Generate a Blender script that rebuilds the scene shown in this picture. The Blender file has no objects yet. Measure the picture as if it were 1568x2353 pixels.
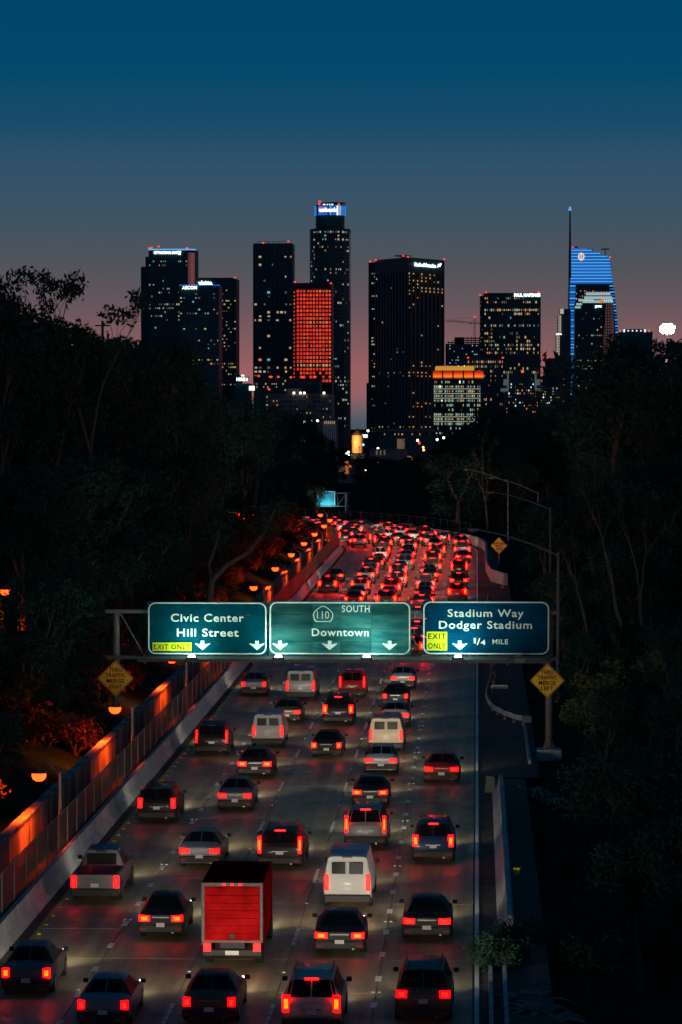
import bpy, math, random
from mathutils import Vector, Matrix
R = math.radians
rnd = random.Random(7)
SC = bpy.context.scene
COL = SC.collection

# ------------------------------------------------------------------ camera, sky, exposure
F, CX, CY = 7027.0, 784.0, 1176.5          # focal length and centre on a 1568x2353 grid
HC = 20.6                                  # camera height over the road plane
PITCH = math.atan(216.5 / F)
YAW = math.atan(313.0 * math.cos(PITCH) / F)
cam = bpy.data.cameras.new('camera'); cam_o = bpy.data.objects.new('camera', cam); COL.objects.link(cam_o)
cam_o.location = (0, 0, HC); cam_o.rotation_euler = (R(90) - PITCH, 0, YAW)
cam.sensor_fit = 'VERTICAL'; cam.sensor_height = 36; cam.lens = F / 2353 * 36
cam.clip_start = 1; cam.clip_end = 90000
SC.camera = cam_o
SC.view_settings.view_transform = 'Standard'; SC.view_settings.look = 'None'
SC.view_settings.exposure = 0; SC.view_settings.gamma = 1
SC.view_settings.use_curve_mapping = False
SC.render.engine = 'CYCLES'
SC.cycles.use_denoising = True
SC.cycles.use_light_tree = True
SC.cycles.max_bounces = 4; SC.cycles.transparent_max_bounces = 8
SC.cycles.sample_clamp_indirect = 3.0
SC.cycles.caustics_reflective = False; SC.cycles.caustics_refractive = False

def lin(c): return tuple(((v/255+0.055)/1.055)**2.4 if v > 10 else v/255/12.92 for v in c)
world = bpy.data.worlds.new('World'); SC.world = world; world.use_nodes = True
nt = world.node_tree; nt.nodes.clear()
tc = nt.nodes.new('ShaderNodeTexCoord'); sep = nt.nodes.new('ShaderNodeSeparateXYZ')
mr = nt.nodes.new('ShaderNodeMapRange'); cr = nt.nodes.new('ShaderNodeValToRGB')
bg = nt.nodes.new('ShaderNodeBackground'); wo = nt.nodes.new('ShaderNodeOutputWorld')
mr.inputs['From Min'].default_value = -0.02; mr.inputs['From Max'].default_value = 0.6
nt.links.new(tc.outputs['Generated'], sep.inputs[0]); nt.links.new(sep.outputs['Z'], mr.inputs['Value'])
nt.links.new(mr.outputs[0], cr.inputs[0]); nt.links.new(cr.outputs[0], bg.inputs[0]); nt.links.new(bg.outputs[0], wo.inputs[0])
SKY = [(-0.02, (40, 52, 60)), (-0.0035, (66, 82, 92)), (0.0005, (88, 94, 104)), (0.008, (150, 98, 102)), (0.016, (156, 95, 98)),
       (0.0235, (132, 92, 96)), (0.037, (101, 86, 92)), (0.050, (80, 84, 91)), (0.0655, (62, 83, 98)), (0.080, (50, 82, 106)),
       (0.095, (25, 76, 106)), (0.112, (4, 72, 108)), (0.137, (0, 69, 106)), (0.25, (0, 56, 90)), (0.6, (0, 40, 66))]
el = cr.color_ramp.elements
while len(el) > 1: el.remove(el[-1])
for i, (z, c) in enumerate(SKY):
    e = el[0] if i == 0 else el.new(0.5)
    e.position = (z + 0.02) / 0.62; e.color = (*lin(c), 1)
bg.inputs[1].default_value = 1.0
# afterglow of the sunset, low in the west (to the right of the picture)
vm = nt.nodes.new('ShaderNodeVectorMath'); vm.operation = 'DOT_PRODUCT'; vm.inputs[1].default_value = (0.97, -0.22, 0)
nt.links.new(tc.outputs['Generated'], vm.inputs[0])
def mth(op, a, b):
    n_ = nt.nodes.new('ShaderNodeMath'); n_.operation = op
    for i_, v_ in enumerate((a, b)):
        if isinstance(v_, (int, float)): n_.inputs[i_].default_value = v_
        else: nt.links.new(v_, n_.inputs[i_])
    return n_.outputs[0]
g1 = mth('POWER', mth('MAXIMUM', vm.outputs['Value'], 0.0), 2.0)
g2 = mth('EXPONENT', mth('MULTIPLY', mth('ABSOLUTE', sep.outputs['Z'], 0), -7.0), 0)
g3 = mth('MULTIPLY', g1, g2)
ad = nt.nodes.new('ShaderNodeMix'); ad.data_type = 'RGBA'; ad.blend_type = 'ADD'; ad.inputs[7].default_value = (0.34, 0.10, 0.065, 1)
nt.links.new(g3, ad.inputs[0]); nt.links.new(cr.outputs[0], ad.inputs[6]); nt.links.new(ad.outputs[2], bg.inputs[0])

# ------------------------------------------------------------------ helpers
def ray(x, y):
    d = Vector(((x-CX)/F, (CY-y)/F, -1.0))
    return cam_o.rotation_euler.to_matrix() @ d
def P(x, y, Y):
    "the point at depth Y that stands at this place of the photograph"
    d = ray(x, y); k = Y / d.y
    return Vector((d.x*k, Y, HC + d.z*k))
RC, S0 = 120.0, 393.0       # the bend: radius and start
def path(d, s, z=0.0):
    if s < S0: x, y, a = d, s, 0.0
    else:
        a = (s-S0)/RC; x = -RC+(RC+d)*math.cos(a); y = S0+(RC+d)*math.sin(a)
    return Vector((x, y, 0.0085*y+z)), a
def road_d(x, y):
    return x if y < S0 else math.hypot(x+RC, y-S0)-RC

class MB:
    def __init__(s): s.v = []; s.f = []; s.m = []; s.mi = 0
    def add(s, vs, fs):
        b = len(s.v); s.v += [tuple(v) for v in vs]; s.f += [tuple(b+i for i in f) for f in fs]; s.m += [s.mi]*len(fs); return s
    def box(s, x0, x1, y0, y1, z0, z1, bev=0.0):
        if bev <= 0:
            return s.add([(x0,y0,z0),(x1,y0,z0),(x1,y1,z0),(x0,y1,z0),(x0,y0,z1),(x1,y0,z1),(x1,y1,z1),(x0,y1,z1)],
                  [(3,2,1,0),(4,5,6,7),(0,1,5,4),(1,2,6,5),(2,3,7,6),(3,0,4,7)])
        b = bev
        ring = lambda z, k: [(x0+k,y0+b,z),(x0+b,y0+k,z),(x1-b,y0+k,z),(x1-k,y0+b,z),(x1-k,y1-b,z),(x1-b,y1-k,z),(x0+b,y1-k,z),(x0+k,y1-b,z)]
        vs = ring(z0, 0)+ring(z1-b, 0)+ring(z1, b*0.7)
        fs = [tuple(range(7,-1,-1)), tuple(range(16,24))]
        for r in (0, 8):
            for i in range(8):
                j = (i+1) % 8; fs.append((r+i, r+j, r+8+j, r+8+i))
        return s.add(vs, fs)
    def prism(s, poly, y0, y1):
        "poly is a list of (x,z) seen from the camera, extruded in y"
        n = len(poly); vs = [(x,y0,z) for x,z in poly]+[(x,y1,z) for x,z in poly]
        return s.add(vs, [tuple(range(n)), tuple(range(2*n-1, n-1, -1))]+[(i, i+n, (i+1)%n+n, (i+1)%n) for i in range(n)])
    def plan(s, poly, z0, z1):
        n = len(poly); vs = [(x,y,z0) for x,y in poly]+[(x,y,z1) for x,y in poly]
        return s.add(vs, [tuple(range(n-1,-1,-1)), tuple(range(n, 2*n))]+[(i,(i+1)%n,(i+1)%n+n,i+n) for i in range(n)])
    def tube(s, pts, rad, n=8, cap=True):
        pts = [Vector(p) for p in pts]
        if not isinstance(rad, (list, tuple)): rad = [rad]*len(pts)
        b0 = []; t0 = None; u = None
        for i, p in enumerate(pts):
            t = (pts[min(i+1, len(pts)-1)]-pts[max(i-1, 0)])
            t = t.normalized() if t.length > 1e-9 else Vector((0,0,1))
            if u is None: u = t.orthogonal().normalized()
            else: u = (u - t*u.dot(t)); u = u.normalized() if u.length > 1e-6 else t.orthogonal().normalized()
            w = t.cross(u)
            b0 += [p+(u*math.cos(a)+w*math.sin(a))*rad[i] for a in [2*math.pi*k/n for k in range(n)]]
        fs = [(i*n+k, i*n+(k+1)%n, (i+1)*n+(k+1)%n, (i+1)*n+k) for i in range(len(pts)-1) for k in range(n)]
        if cap: fs += [tuple(range(n-1,-1,-1)), tuple(range((len(pts)-1)*n, len(pts)*n))]
        return s.add(b0, fs)
    def lathe(s, prof, n=16, c=(0,0,0)):
        vs = [(c[0]+r*math.cos(2*math.pi*k/n), c[1]+r*math.sin(2*math.pi*k/n), c[2]+z) for r, z in prof for k in range(n)]
        m = len(prof)
        return s.add(vs, [(i*n+k, i*n+(k+1)%n, (i+1)*n+(k+1)%n, (i+1)*n+k) for i in range(m-1) for k in range(n)]+[tuple(range(n-1,-1,-1)), tuple(range((m-1)*n, m*n))])
    def mesh(s, name, mats, smooth=False):
        me = bpy.data.meshes.new(name); me.from_pydata(s.v, [], s.f)
        for m in (mats if isinstance(mats, (list, tuple)) else [mats]): me.materials.append(m)
        if any(s.m): me.polygons.foreach_set('material_index', s.m)
        if smooth:
            me.polygons.foreach_set('use_smooth', [True]*len(me.polygons)); me.update()
            try: me.set_sharp_from_angle(angle=R(38))
            except Exception: pass
        me.update(); return me

def obj(name, mb, m=None, parent=None, loc=None, kind=None, smooth=False):
    me = mb.mesh(name, m, smooth) if isinstance(mb, MB) else mb
    o = bpy.data.objects.new(name, me); COL.objects.link(o)
    if loc is not None: o.location = loc
    if parent is not None: o.parent = parent
    if kind: o['kind'] = kind
    return o
def tag(o, label, cat, group=None):
    o['label'] = label; o['category'] = cat
    if group: o['group'] = group
    return o
def thing(name, label, cat, loc=(0,0,0), rz=0, group=None):
    o = bpy.data.objects.new(name, None); COL.objects.link(o)
    o.location = loc; o.rotation_euler = (0, 0, rz); o.empty_display_size = 0.3
    return tag(o, label, cat, group)
def copy_tree(o, parent=None):
    c = o.copy(); COL.objects.link(c)
    if parent is not None: c.parent = parent
    for ch in KIDS.get(o.name, []): copy_tree(ch, c)
    return c
KIDS = {}
def index_kids():
    KIDS.clear()
    for o in bpy.data.objects:
        if o.parent is not None: KIDS.setdefault(o.parent.name, []).append(o)

def mat(name, col, rough=0.7, metal=0.0, em=None, es=0.0, var=0.0, scale=1.0, bump=0.0, spec=0.5, coat=0.0, stretch=(1,1,1), objrand=0.0, sample=True, col2=None):
    m = bpy.data.materials.new(name); m.use_nodes = True
    n = m.node_tree.nodes; l = m.node_tree.links; b = n['Principled BSDF']
    b.inputs['Base Color'].default_value = (*col, 1); b.inputs['Roughness'].default_value = rough
    b.inputs['Metallic'].default_value = metal; b.inputs['Specular IOR Level'].default_value = spec
    b.inputs['Coat Weight'].default_value = coat; b.inputs['Coat Roughness'].default_value = 0.08
    if em is not None:
        b.inputs['Emission Color'].default_value = (*em, 1); b.inputs['Emission Strength'].default_value = es
    if not sample: m.cycles.emission_sampling = 'NONE'
    if var > 0 or bump > 0 or objrand > 0 or col2:
        t = n.new('ShaderNodeTexCoord'); mp = n.new('ShaderNodeMapping'); mp.inputs['Scale'].default_value = stretch
        no = n.new('ShaderNodeTexNoise'); no.inputs['Scale'].default_value = scale; no.inputs['Detail'].default_value = 6
        no.inputs['Roughness'].default_value = 0.62
        l.new(t.outputs['Object'], mp.inputs[0]); l.new(mp.outputs[0], no.inputs['Vector'])
        mx = n.new('ShaderNodeMix'); mx.data_type = 'RGBA'
        c2 = col2 or tuple(c*(1+var) for c in col); c1 = col if col2 else tuple(c*(1-var) for c in col)
        mx.inputs[6].default_value = (*c1, 1); mx.inputs[7].default_value = (*c2, 1)
        r = n.new('ShaderNodeMapRange'); r.inputs[1].default_value = 0.32; r.inputs[2].default_value = 0.68
        l.new(no.outputs['Fac'], r.inputs[0]); l.new(r.outputs[0], mx.inputs[0])
        out = mx.outputs[2]
        if objrand > 0:
            oi = n.new('ShaderNodeObjectInfo'); rr = n.new('ShaderNodeMapRange')
            rr.inputs[3].default_value = 1-objrand; rr.inputs[4].default_value = 1+objrand
            l.new(oi.outputs['Random'], rr.inputs[0])
            hs = n.new('ShaderNodeHueSaturation'); l.new(rr.outputs[0], hs.inputs['Value']); l.new(out, hs.inputs['Color']); out = hs.outputs[0]
        l.new(out, b.inputs['Base Color'])
        if bump > 0:
            bp = n.new('ShaderNodeBump'); bp.inputs['Strength'].default_value = bump; bp.inputs['Distance'].default_value = 0.03
            l.new(no.outputs['Fac'], bp.inputs['Height']); l.new(bp.outputs[0], b.inputs['Normal'])
    return m
def glow(name, col, es, sample=False):
    return mat(name, (0.02,0.02,0.02), 0.5, em=col, es=es, sample=sample)

M = {}
M['road'] = mat('worn_concrete', (0.35,0.30,0.175), 0.37, spec=0.4, var=0.25, scale=0.6, bump=0.25, stretch=(3,0.25,1), objrand=0.12)
def road_wear(m):
    "oil-darkened bands, patches and uneven polish"
    n = m.node_tree.nodes; l = m.node_tree.links; b = n['Principled BSDF']
    g = n.new('ShaderNodeNewGeometry'); mp = n.new('ShaderNodeMapping'); mp.inputs['Scale'].default_value = (1.1, 0.05, 1)
    l.new(g.outputs['Position'], mp.inputs[0])
    no = n.new('ShaderNodeTexNoise'); no.inputs['Scale'].default_value = 1.0; no.inputs['Detail'].default_value = 5; l.new(mp.outputs[0], no.inputs['Vector'])
    n2 = n.new('ShaderNodeTexNoise'); n2.inputs['Scale'].default_value = 0.9; n2.inputs['Detail'].default_value = 8; l.new(g.outputs['Position'], n2.inputs['Vector'])
    r1 = n.new('ShaderNodeMapRange'); r1.inputs[1].default_value = 0.35; r1.inputs[2].default_value = 0.62; r1.inputs[3].default_value = 0.72; r1.inputs[4].default_value = 1.2; l.new(no.outputs['Fac'], r1.inputs[0])
    r2 = n.new('ShaderNodeMapRange'); r2.inputs[1].default_value = 0.35; r2.inputs[2].default_value = 0.65; r2.inputs[3].default_value = 0.42; r2.inputs[4].default_value = 0.62; l.new(n2.outputs['Fac'], r2.inputs[0])
    src = b.inputs['Base Color'].links[0].from_socket
    hs = n.new('ShaderNodeHueSaturation'); l.new(src, hs.inputs['Color']); l.new(r1.outputs[0], hs.inputs['Value']); l.new(hs.outputs[0], b.inputs['Base Color'])
    l.new(r2.outputs[0], b.inputs['Roughness'])
road_wear(M['road'])
M['asphalt'] = mat('asphalt', (0.12,0.10,0.08), 0.8, spec=0.2, var=0.4, scale=1.5, bump=0.5)
M['joint'] = mat('joint_filler', (0.02,0.02,0.02), 0.8)
M['white_paint'] = mat('road_paint', (0.85,0.85,0.8), 0.5, var=0.12, scale=6)
M['yellow_paint'] = mat('yellow_paint', (0.55,0.45,0.03), 0.5, var=0.25, scale=6)
M['reflector'] = mat('reflector_white', (0.8,0.85,0.85), 0.2)
M['yreflector'] = mat('reflector_yellow', (0.85,0.6,0.03), 0.2)
M['barrier'] = mat('barrier_concrete', (0.46,0.48,0.48), 0.75, var=0.3, scale=1.3, bump=0.4, stretch=(1,1,0.4), objrand=0.1)
M['wall'] = mat('stained_wall', (0.34,0.28,0.24), 0.9, spec=0.1, var=0.8, scale=0.7, bump=0.3, stretch=(1,1,0.25), objrand=0.1)
M['soil'] = mat('dark_soil', (0.014,0.04,0.032), 1.0, spec=0.0, var=0.5, scale=0.4, bump=0.5)
M['galv'] = mat('galvanised_steel', (0.14,0.135,0.13), 0.6, metal=0.2, var=0.2, scale=3)
M['paint_steel'] = mat('grey_painted_steel', (0.22,0.2,0.2), 0.55, var=0.2, scale=2)
M['dark_steel'] = mat('dark_steel', (0.05,0.055,0.055), 0.6)
M['bark'] = mat('bark', (0.14,0.10,0.08), 0.9, var=0.4, scale=4, bump=0.5, stretch=(1,1,0.3))
M['pale_bark'] = mat('pale_bark', (0.13,0.10,0.08), 0.85, var=0.4, scale=3, bump=0.4, stretch=(1,1,0.3))
M['leaf'] = mat('foliage', (0.018,0.07,0.05), 0.85, spec=0.15, var=0.45, scale=0.8, objrand=0.3)
M['leaf2'] = mat('foliage_olive', (0.035,0.085,0.055), 0.85, spec=0.15, var=0.45, scale=0.8, objrand=0.3)
M['leaf3'] = mat('foliage_pale', (0.16,0.17,0.05), 0.7, var=0.4, scale=0.8, objrand=0.2)  # lighter foliage copy, with the light on the right slope painted in
M['leaf_dry'] = mat('foliage_dry', (0.10,0.05,0.025), 0.8, spec=0.05, var=0.5, scale=1.2, objrand=0.3)  # foliage copy reddened so the lamps' orange light shows in its colour
M['fern'] = mat('fern_green', (0.13,0.28,0.17), 0.6, var=0.3, scale=2)
M['tyre'] = mat('tyre_rubber', (0.015,0.015,0.015), 0.8)
M['rim'] = mat('wheel_rim', (0.3,0.3,0.3), 0.35, metal=0.8)
M['glass'] = mat('car_glass', (0.006,0.008,0.01), 0.3, spec=0.08)
M['plastic'] = mat('black_plastic', (0.02,0.02,0.02), 0.6)
M['truck_red'] = mat('truck_red_paint', (0.42,0.008,0.01), 0.85, spec=0.0, var=0.45, scale=1.4)
M['sign_white'] = mat('sign_lettering', (0.8,0.8,0.72), 0.8, spec=0.0, var=0.12, scale=3)
M['plate'] = mat('number_plate', (0.7,0.7,0.68), 0.5)
M['tail'] = glow('tail_lamp_red', (1,0.0003,0.0015), 11, True)
M['tail_bright'] = glow('tail_lamp_braking', (1,0.0003,0.0006), 110, True)
M['brake'] = glow('brake_lamp_bulb', (1,0.05,0.0006), 9, True)
M['dimtail'] = glow('tail_lamp_inner', (1,0.004,0.002), 8, True)
M['tail_soft'] = glow('tail_lamp_soft', (1,0.0004,0.002), 3.0, True)
M['headlens'] = glow('headlamp_lens', (1,0.9,0.75), 12)
M['orange_bulb'] = glow('sodium_bulb', (1,0.028,0.0025), 11)
M['iron'] = mat('lamp_iron', (0.05,0.06,0.06), 0.55)
PAINTS = {k: mat('paint_'+k.replace(' ', '_'), c, 0.5, metal=mt, coat=0.15, spec=0.3) for k, c, mt in [
    ('white', (0.6,0.61,0.6), 0), ('silver', (0.3,0.31,0.32), 0.4), ('grey', (0.16,0.17,0.18), 0.3), ('black', (0.012,0.012,0.014), 0),
    ('red', (0.42,0.012,0.012), 0), ('blue', (0.02,0.05,0.14), 0.2), ('cream', (0.62,0.52,0.38), 0), ('bronze', (0.18,0.12,0.07), 0.4)]}

# ------------------------------------------------------------------ the setting: terrain, road
def hnoise(x, y):
    return math.sin(x*0.061+1.3)*math.cos(y*0.043)+0.5*math.sin(x*0.13-y*0.11)+0.35*math.sin(x*0.31+y*0.27)
def sm(a, b, t):
    t = max(0.0, min(1.0, (t-a)/(b-a))); return t*t*(3-2*t)
def ground(x, y):
    d = road_d(x, y); base = 0.0085*min(y, 560)
    z = base-0.45
    if d > 0:
        z += 1.2*sm(5, 9, d)+((9+1.2*hnoise(x, y))*(1-0.9*sm(380, 450, y)))*sm(9, 60, d)
        z -= 3.5*sm(3.2, 7, d)*(1-sm(140, 168, y))
    else:
        z += 2.2*sm(20.5, 22, -d)+(16+1.5*hnoise(x, y))*sm(22, 62, -d)
    far = sm(620, 1300, y)
    return z*(1-far)+(-15)*far
tb = MB(); xs = [-600+6*i for i in range(201)]; ys = [50+6*j for j in range(226)]
tb.add([(x, y, ground(x, y)) for y in ys for x in xs], [(j*201+i, j*201+i+1, (j+1)*201+i+1, (j+1)*201+i) for j in range(225) for i in range(200)])
obj('terrain', tb, M['soil'], kind='structure', smooth=True)
fb = MB(); E = 60000; EY = 9500
fb.add([(-E,-2000,-15.6),(E,-2000,-15.6),(E,EY,-15.6),(-E,EY,-15.6)], [(0,1,2,3)])
obj('ground', fb, M['soil'], kind='structure')

def strip(mb, d0, d1, s0, s1, z, step=4.0, z1=None):
    n = max(1, int(math.ceil((s1-s0)/step))) if s1 > S0 else 1
    vs = []
    for i in range(n+1):
        s = s0+(s1-s0)*i/n
        vs += [path(d0, s, z)[0], path(d1, s, z if z1 is None else z1)[0]]
    mb.add(vs, [(2*i, 2*i+1, 2*i+3, 2*i+2) for i in range(n)])
road = obj('road', strip_mb := MB(), M['joint'], kind='structure') if False else None
mb = MB(); strip(mb, -17.6, 2.6, 60, 545, -0.06); strip(mb, 2.6, 3.4, 165, 350, -0.06)
road = obj('road', mb, M['asphalt'], kind='structure')
LL = [-16.9, -13.6, -10.2, -6.83, -3.44, -0.12]
SLEN = 6.1
for row in range(34):
    s0 = 92+row*SLEN
    for k in range(5):
        g = 0.015
        a, b = LL[k]+g, LL[k+1]-g
        y0, y1 = s0+g, s0+SLEN-g
        if row == 0:
            q = MB(); w = (b-a)/2; L = (y1-y0)/2; bz = 0.02
            q.add([(-w,-L,-0.05),(w,-L,-0.05),(w,L,-0.05+0.0085*2*L),(-w,L,-0.05+0.0085*2*L),
                   (-w,-L,-bz*0.3),(w,-L,-bz*0.3),(w,L,-bz*0.3+0.0085*2*L),(-w,L,-bz*0.3+0.0085*2*L)],
                  [(4,5,6,7),(0,1,5,4),(1,2,6,5),(2,3,7,6),(3,0,4,7)])
            me = q.mesh('concrete_slab', M['road'])
            if k == 0: SL = []
            SL.append(me)
        obj('concrete_slab', SL[k], parent=road, loc=((a+b)/2, (y0+y1)/2, 0.0085*y0+rnd.uniform(-0.004, 0.003)))
mb = MB()
for k in range(5): strip(mb, LL[k]+0.015, LL[k+1]-0.015, 92+34*SLEN, 540, -0.006)
o = obj('far_road_surface', mb, M['road'], parent=road)
# painted lines
mb = MB(); strip(mb, -0.07, 0.09, 80, 540, 0.006); obj('edge_line', mb, M['white_paint'], parent=road)
mb = MB(); strip(mb, -16.83, -16.70, 80, 540, 0.006); obj('yellow_line', mb, M['yellow_paint'], parent=road)
def piece(me, d, s, z=0.006):
    p, a = path(d, s, z); o = obj(me.name.split('.')[0], me, parent=road, loc=p); o.rotation_euler = (math.atan(0.0085) if s < S0 else 0, 0, a); return o
tile = MB()
for i in range(4): tile.box(-0.07, 0.07, i*0.95, i*0.95+0.78, 0, 0.008)
me_dash = tile.mesh('lane_dash', M['white_paint'])
sq = MB(); sq.box(-0.11, 0.11, 0, 0.9, 0, 0.008); me_sq = sq.mesh('lane_patch', M['white_paint'])
rf = MB(); rf.box(-0.06, 0.06, 0, 0.1, 0, 0.035, 0.012); me_rf = rf.mesh('road_stud', M['reflector'])
yf = MB(); yf.box(-0.07, 0.07, 0, 0.11, 0, 0.035, 0.012); me_yf = yf.mesh('yellow_stud', M['yreflector'])
s = 98.5
while s < 500:
    for d in (LL[2], LL[3]): piece(me_dash, d, s)
    for d in (LL[2], LL[3]): piece(me_rf, d, s+9.2)
    s += 14.63
s = 97.0; k = 0
while s < 480:
    for d in (LL[1], LL[4]):
        piece(me_sq, d, s+(1.4 if d == LL[1] else 0))
        if k % 3 == 1:
            piece(me_rf, d-0.1, s+2.6); piece(me_rf, d+0.12, s+2.6)
    s += 4.66; k += 1
s = 97.0
while s < 440: piece(me_yf, -16.62, s); s += 2.0

# ------------------------------------------------------------------ left barrier, walkway, fence, lamps
ba = thing('concrete_barrier', 'long grey concrete barrier along the yellow line, below the tall mesh fence', 'barrier', (-17.6, 100, 0.85))
prof = [(-17.33,-0.06),(-17.36,0.10),(-17.56,0.34),(-17.66,0.86),(-17.86,0.86),(-18.05,0.0)]
def profile_mesh(prof, s0, s1, step=6.0, m=None, name='x', off=None):
    n = max(1, int(math.ceil((s1-s0)/step))) if s1 > S0 else 1; mb = MB(); vs = []
    for i in range(n+1):
        s = s0+(s1-s0)*i/n; vs += [path(d, s, z)[0]-(off or Vector((0,0,0))) for d, z in prof]
    k = len(prof)
    fs = [(i*k+j, i*k+(j+1)%k, (i+1)*k+(j+1)%k, (i+1)*k+j) for i in range(n) for j in range(k)]
    fs += [tuple(range(k)), tuple(range((n+1)*k-1, n*k-1, -1))]
    mb.add(vs, fs); return mb
ba.location = (0,0,0)
seg0 = profile_mesh(prof, 0.012, 6.088).mesh('barrier_segment', M['barrier'])
s = 60
while s < 384: obj('barrier_segment', seg0, parent=ba, loc=(0, s, 0.0085*s)); s += 6.1
while s < 500: obj('barrier_segment', profile_mesh(prof, s+0.012, s+6.088, 3), M['barrier'], parent=ba); s += 6.1
mb = MB(); strip(mb, -19.6, -17.95, 60, 470, -0.02); obj('walkway', mb, M['asphalt'], kind='structure')
wl = thing('retaining_wall', 'stained concrete wall lit orange behind the walkway lamps', 'wall')
wseg = profile_mesh([(-19.6,-0.3),(-19.6,2.0),(-19.9,2.0),(-19.9,-0.3)], 0.01, 6.09).mesh('wall_panel', M['wall'])
cap = profile_mesh([(-19.54,2.002),(-19.54,2.1),(-19.96,2.1),(-19.96,2.002)], 0.0, 6.1).mesh('coping', M['wall'])
s = 60
while s < 384:
    a = obj('wall_panel', wseg, parent=wl, loc=(0, s, 0.0085*s)); obj('coping', cap, parent=a); s += 6.1
# fence
fe = thing('mesh_fence', 'tall dark mesh fence with steel posts above the concrete barrier', 'fence')
m = bpy.data.materials.new('fence_mesh'); m.use_nodes = True; n = m.node_tree.nodes; l = m.node_tree.links
b = n['Principled BSDF']; b.inputs['Base Color'].default_value = (0.03,0.033,0.033,1); b.inputs['Roughness'].default_value = 0.6
t = n.new('ShaderNodeTexCoord'); mp = n.new('ShaderNodeMapping'); mp.inputs['Rotation'].default_value = (R(45), 0, 0)
ck = n.new('ShaderNodeTexChecker'); ck.inputs['Scale'].default_value = 14
l.new(t.outputs['Object'], mp.inputs[0]); l.new(mp.outputs[0], ck.inputs['Vector'])
mt = n.new('ShaderNodeMath'); mt.operation = 'MULTIPLY_ADD'; mt.inputs[1].default_value = 0.25; mt.inputs[2].default_value = 0.73
l.new(ck.outputs['Fac'], mt.inputs[0]); l.new(mt.outputs[0], b.inputs['Alpha'])
M['mesh'] = m
FD = -17.98
pb = MB(); pb.box(-0.035, 0.035, -0.035, 0.035, 0.3, 2.42); me_post = pb.mesh('post', M['galv'])
s = 62.0; prev = None
while s < 455:
    p, a = path(FD, s)
    o = obj('post', me_post, parent=fe, loc=p); o.rotation_euler = (0,0,a)
    if prev is not None:
        mb = MB(); q0, q1 = prev, p
        mb.add([q0+Vector((0,0,0.55)), q1+Vector((0,0,0.55)), q1+Vector((0,0,2.35)), q0+Vector((0,0,2.35))], [(0,1,2,3)])
        obj('mesh_panel', mb, M['mesh'], parent=fe)
        mb = MB(); mb.tube([q0+Vector((0,0,2.38)), q1+Vector((0,0,2.38))], 0.035, 6); obj('rail', mb, M['galv'], parent=fe); mb = MB()
        mb.tube([q0+Vector((0,0,0.6)), q1+Vector((0,0,0.6))], 0.025, 6)
        obj('rail', mb, M['galv'], parent=fe)
    prev = p; s += 3.1
# walkway lamps
def make_lamp():
    t = thing('walkway_lamp', 'x', 'lamp', group='orange lamps on short posts along the walkway')
    mb = MB(); mb.tube([(0,0,0),(0,0,0.25)], [0.11,0.09], 10); mb.tube([(0,0,0.25),(0,0,4.05)], [0.075,0.06], 10)
    obj('pole', mb, M['paint_steel'], t, smooth=True)
    mb = MB(); mb.tube([(0,0,4.0),(-0.02,0,4.2),(-0.18,0,4.25),(-0.32,0,4.22),(-0.42,0,4.42),(-0.62,0,4.56),(-0.84,0,4.5),(-0.92,0,4.3)], 0.045, 8)
    mb.box(-0.16, 0.16, -0.09, 0.09, 4.02, 4.14, 0.02)
    obj('bracket', mb, M['iron'], t, smooth=True)
    mb = MB(); mb.lathe([(0.05,0.0),(0.07,-0.1),(0.12,-0.18),(0.30,-0.30),(0.31,-0.33)], 16, (-0.92,0,4.34))
    sh = obj('lamp_shade', mb, M['iron'], t, smooth=True)
    mb = MB(); mb.lathe([(0.30,-0.331),(0.32,-0.42),(0.28,-0.56),(0.16,-0.66),(0.01,-0.69)], 16, (-0.92,0,4.34))
    obj('bulb', mb, M['orange_bulb'], sh, smooth=True)
    L = bpy.data.lights.new('walkway_lamp_light', 'SPOT'); L.spot_size = R(150); L.spot_blend = 0.5; L.energy = 2600; L.color = (1,0.075,0.003); L.shadow_soft_size = 0.2
    lo = bpy.data.objects.new('lamp_light', L); COL.objects.link(lo); lo.parent = t; lo.location = (-0.92, 0, 3.6); lo.rotation_euler = (0, R(32), 0)
    return t
lampY = [132, 160, 190, 222, 260, 288, 313, 336, 358, 380, 398, 418]
ordw = ['nearest', 'second', 'third', 'fourth', 'fifth', 'sixth', 'seventh', 'eighth', 'ninth', 'tenth', 'eleventh', 'twelfth', 'thirteenth', 'fourteenth', 'fifteenth', 'sixteenth', 'seventeenth', 'eighteenth', 'nineteenth', 'twentieth', 'twenty-first', 'twenty-second', 'twenty-third', 'twenty-fourth']
lp = make_lamp(); index_kids()
for i, s in enumerate(lampY):
    o = lp if i == 0 else copy_tree(lp)
    p, a = path(-18.12, s, 0.0); o.location = p; o.rotation_euler = (0,0,a)
    o['label'] = '%s orange lamp along the walkway, counted from the bottom of the fence' % ordw[i]

p = P(12, 1361, 200); o = copy_tree(lp); o.location = (p.x+0.92, 200, p.z-3.85); o.rotation_euler = (0,0,0)
o['label'] = 'lone orange lamp among the trees at the left edge'; o['group'] = 'lone lamp'
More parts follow.
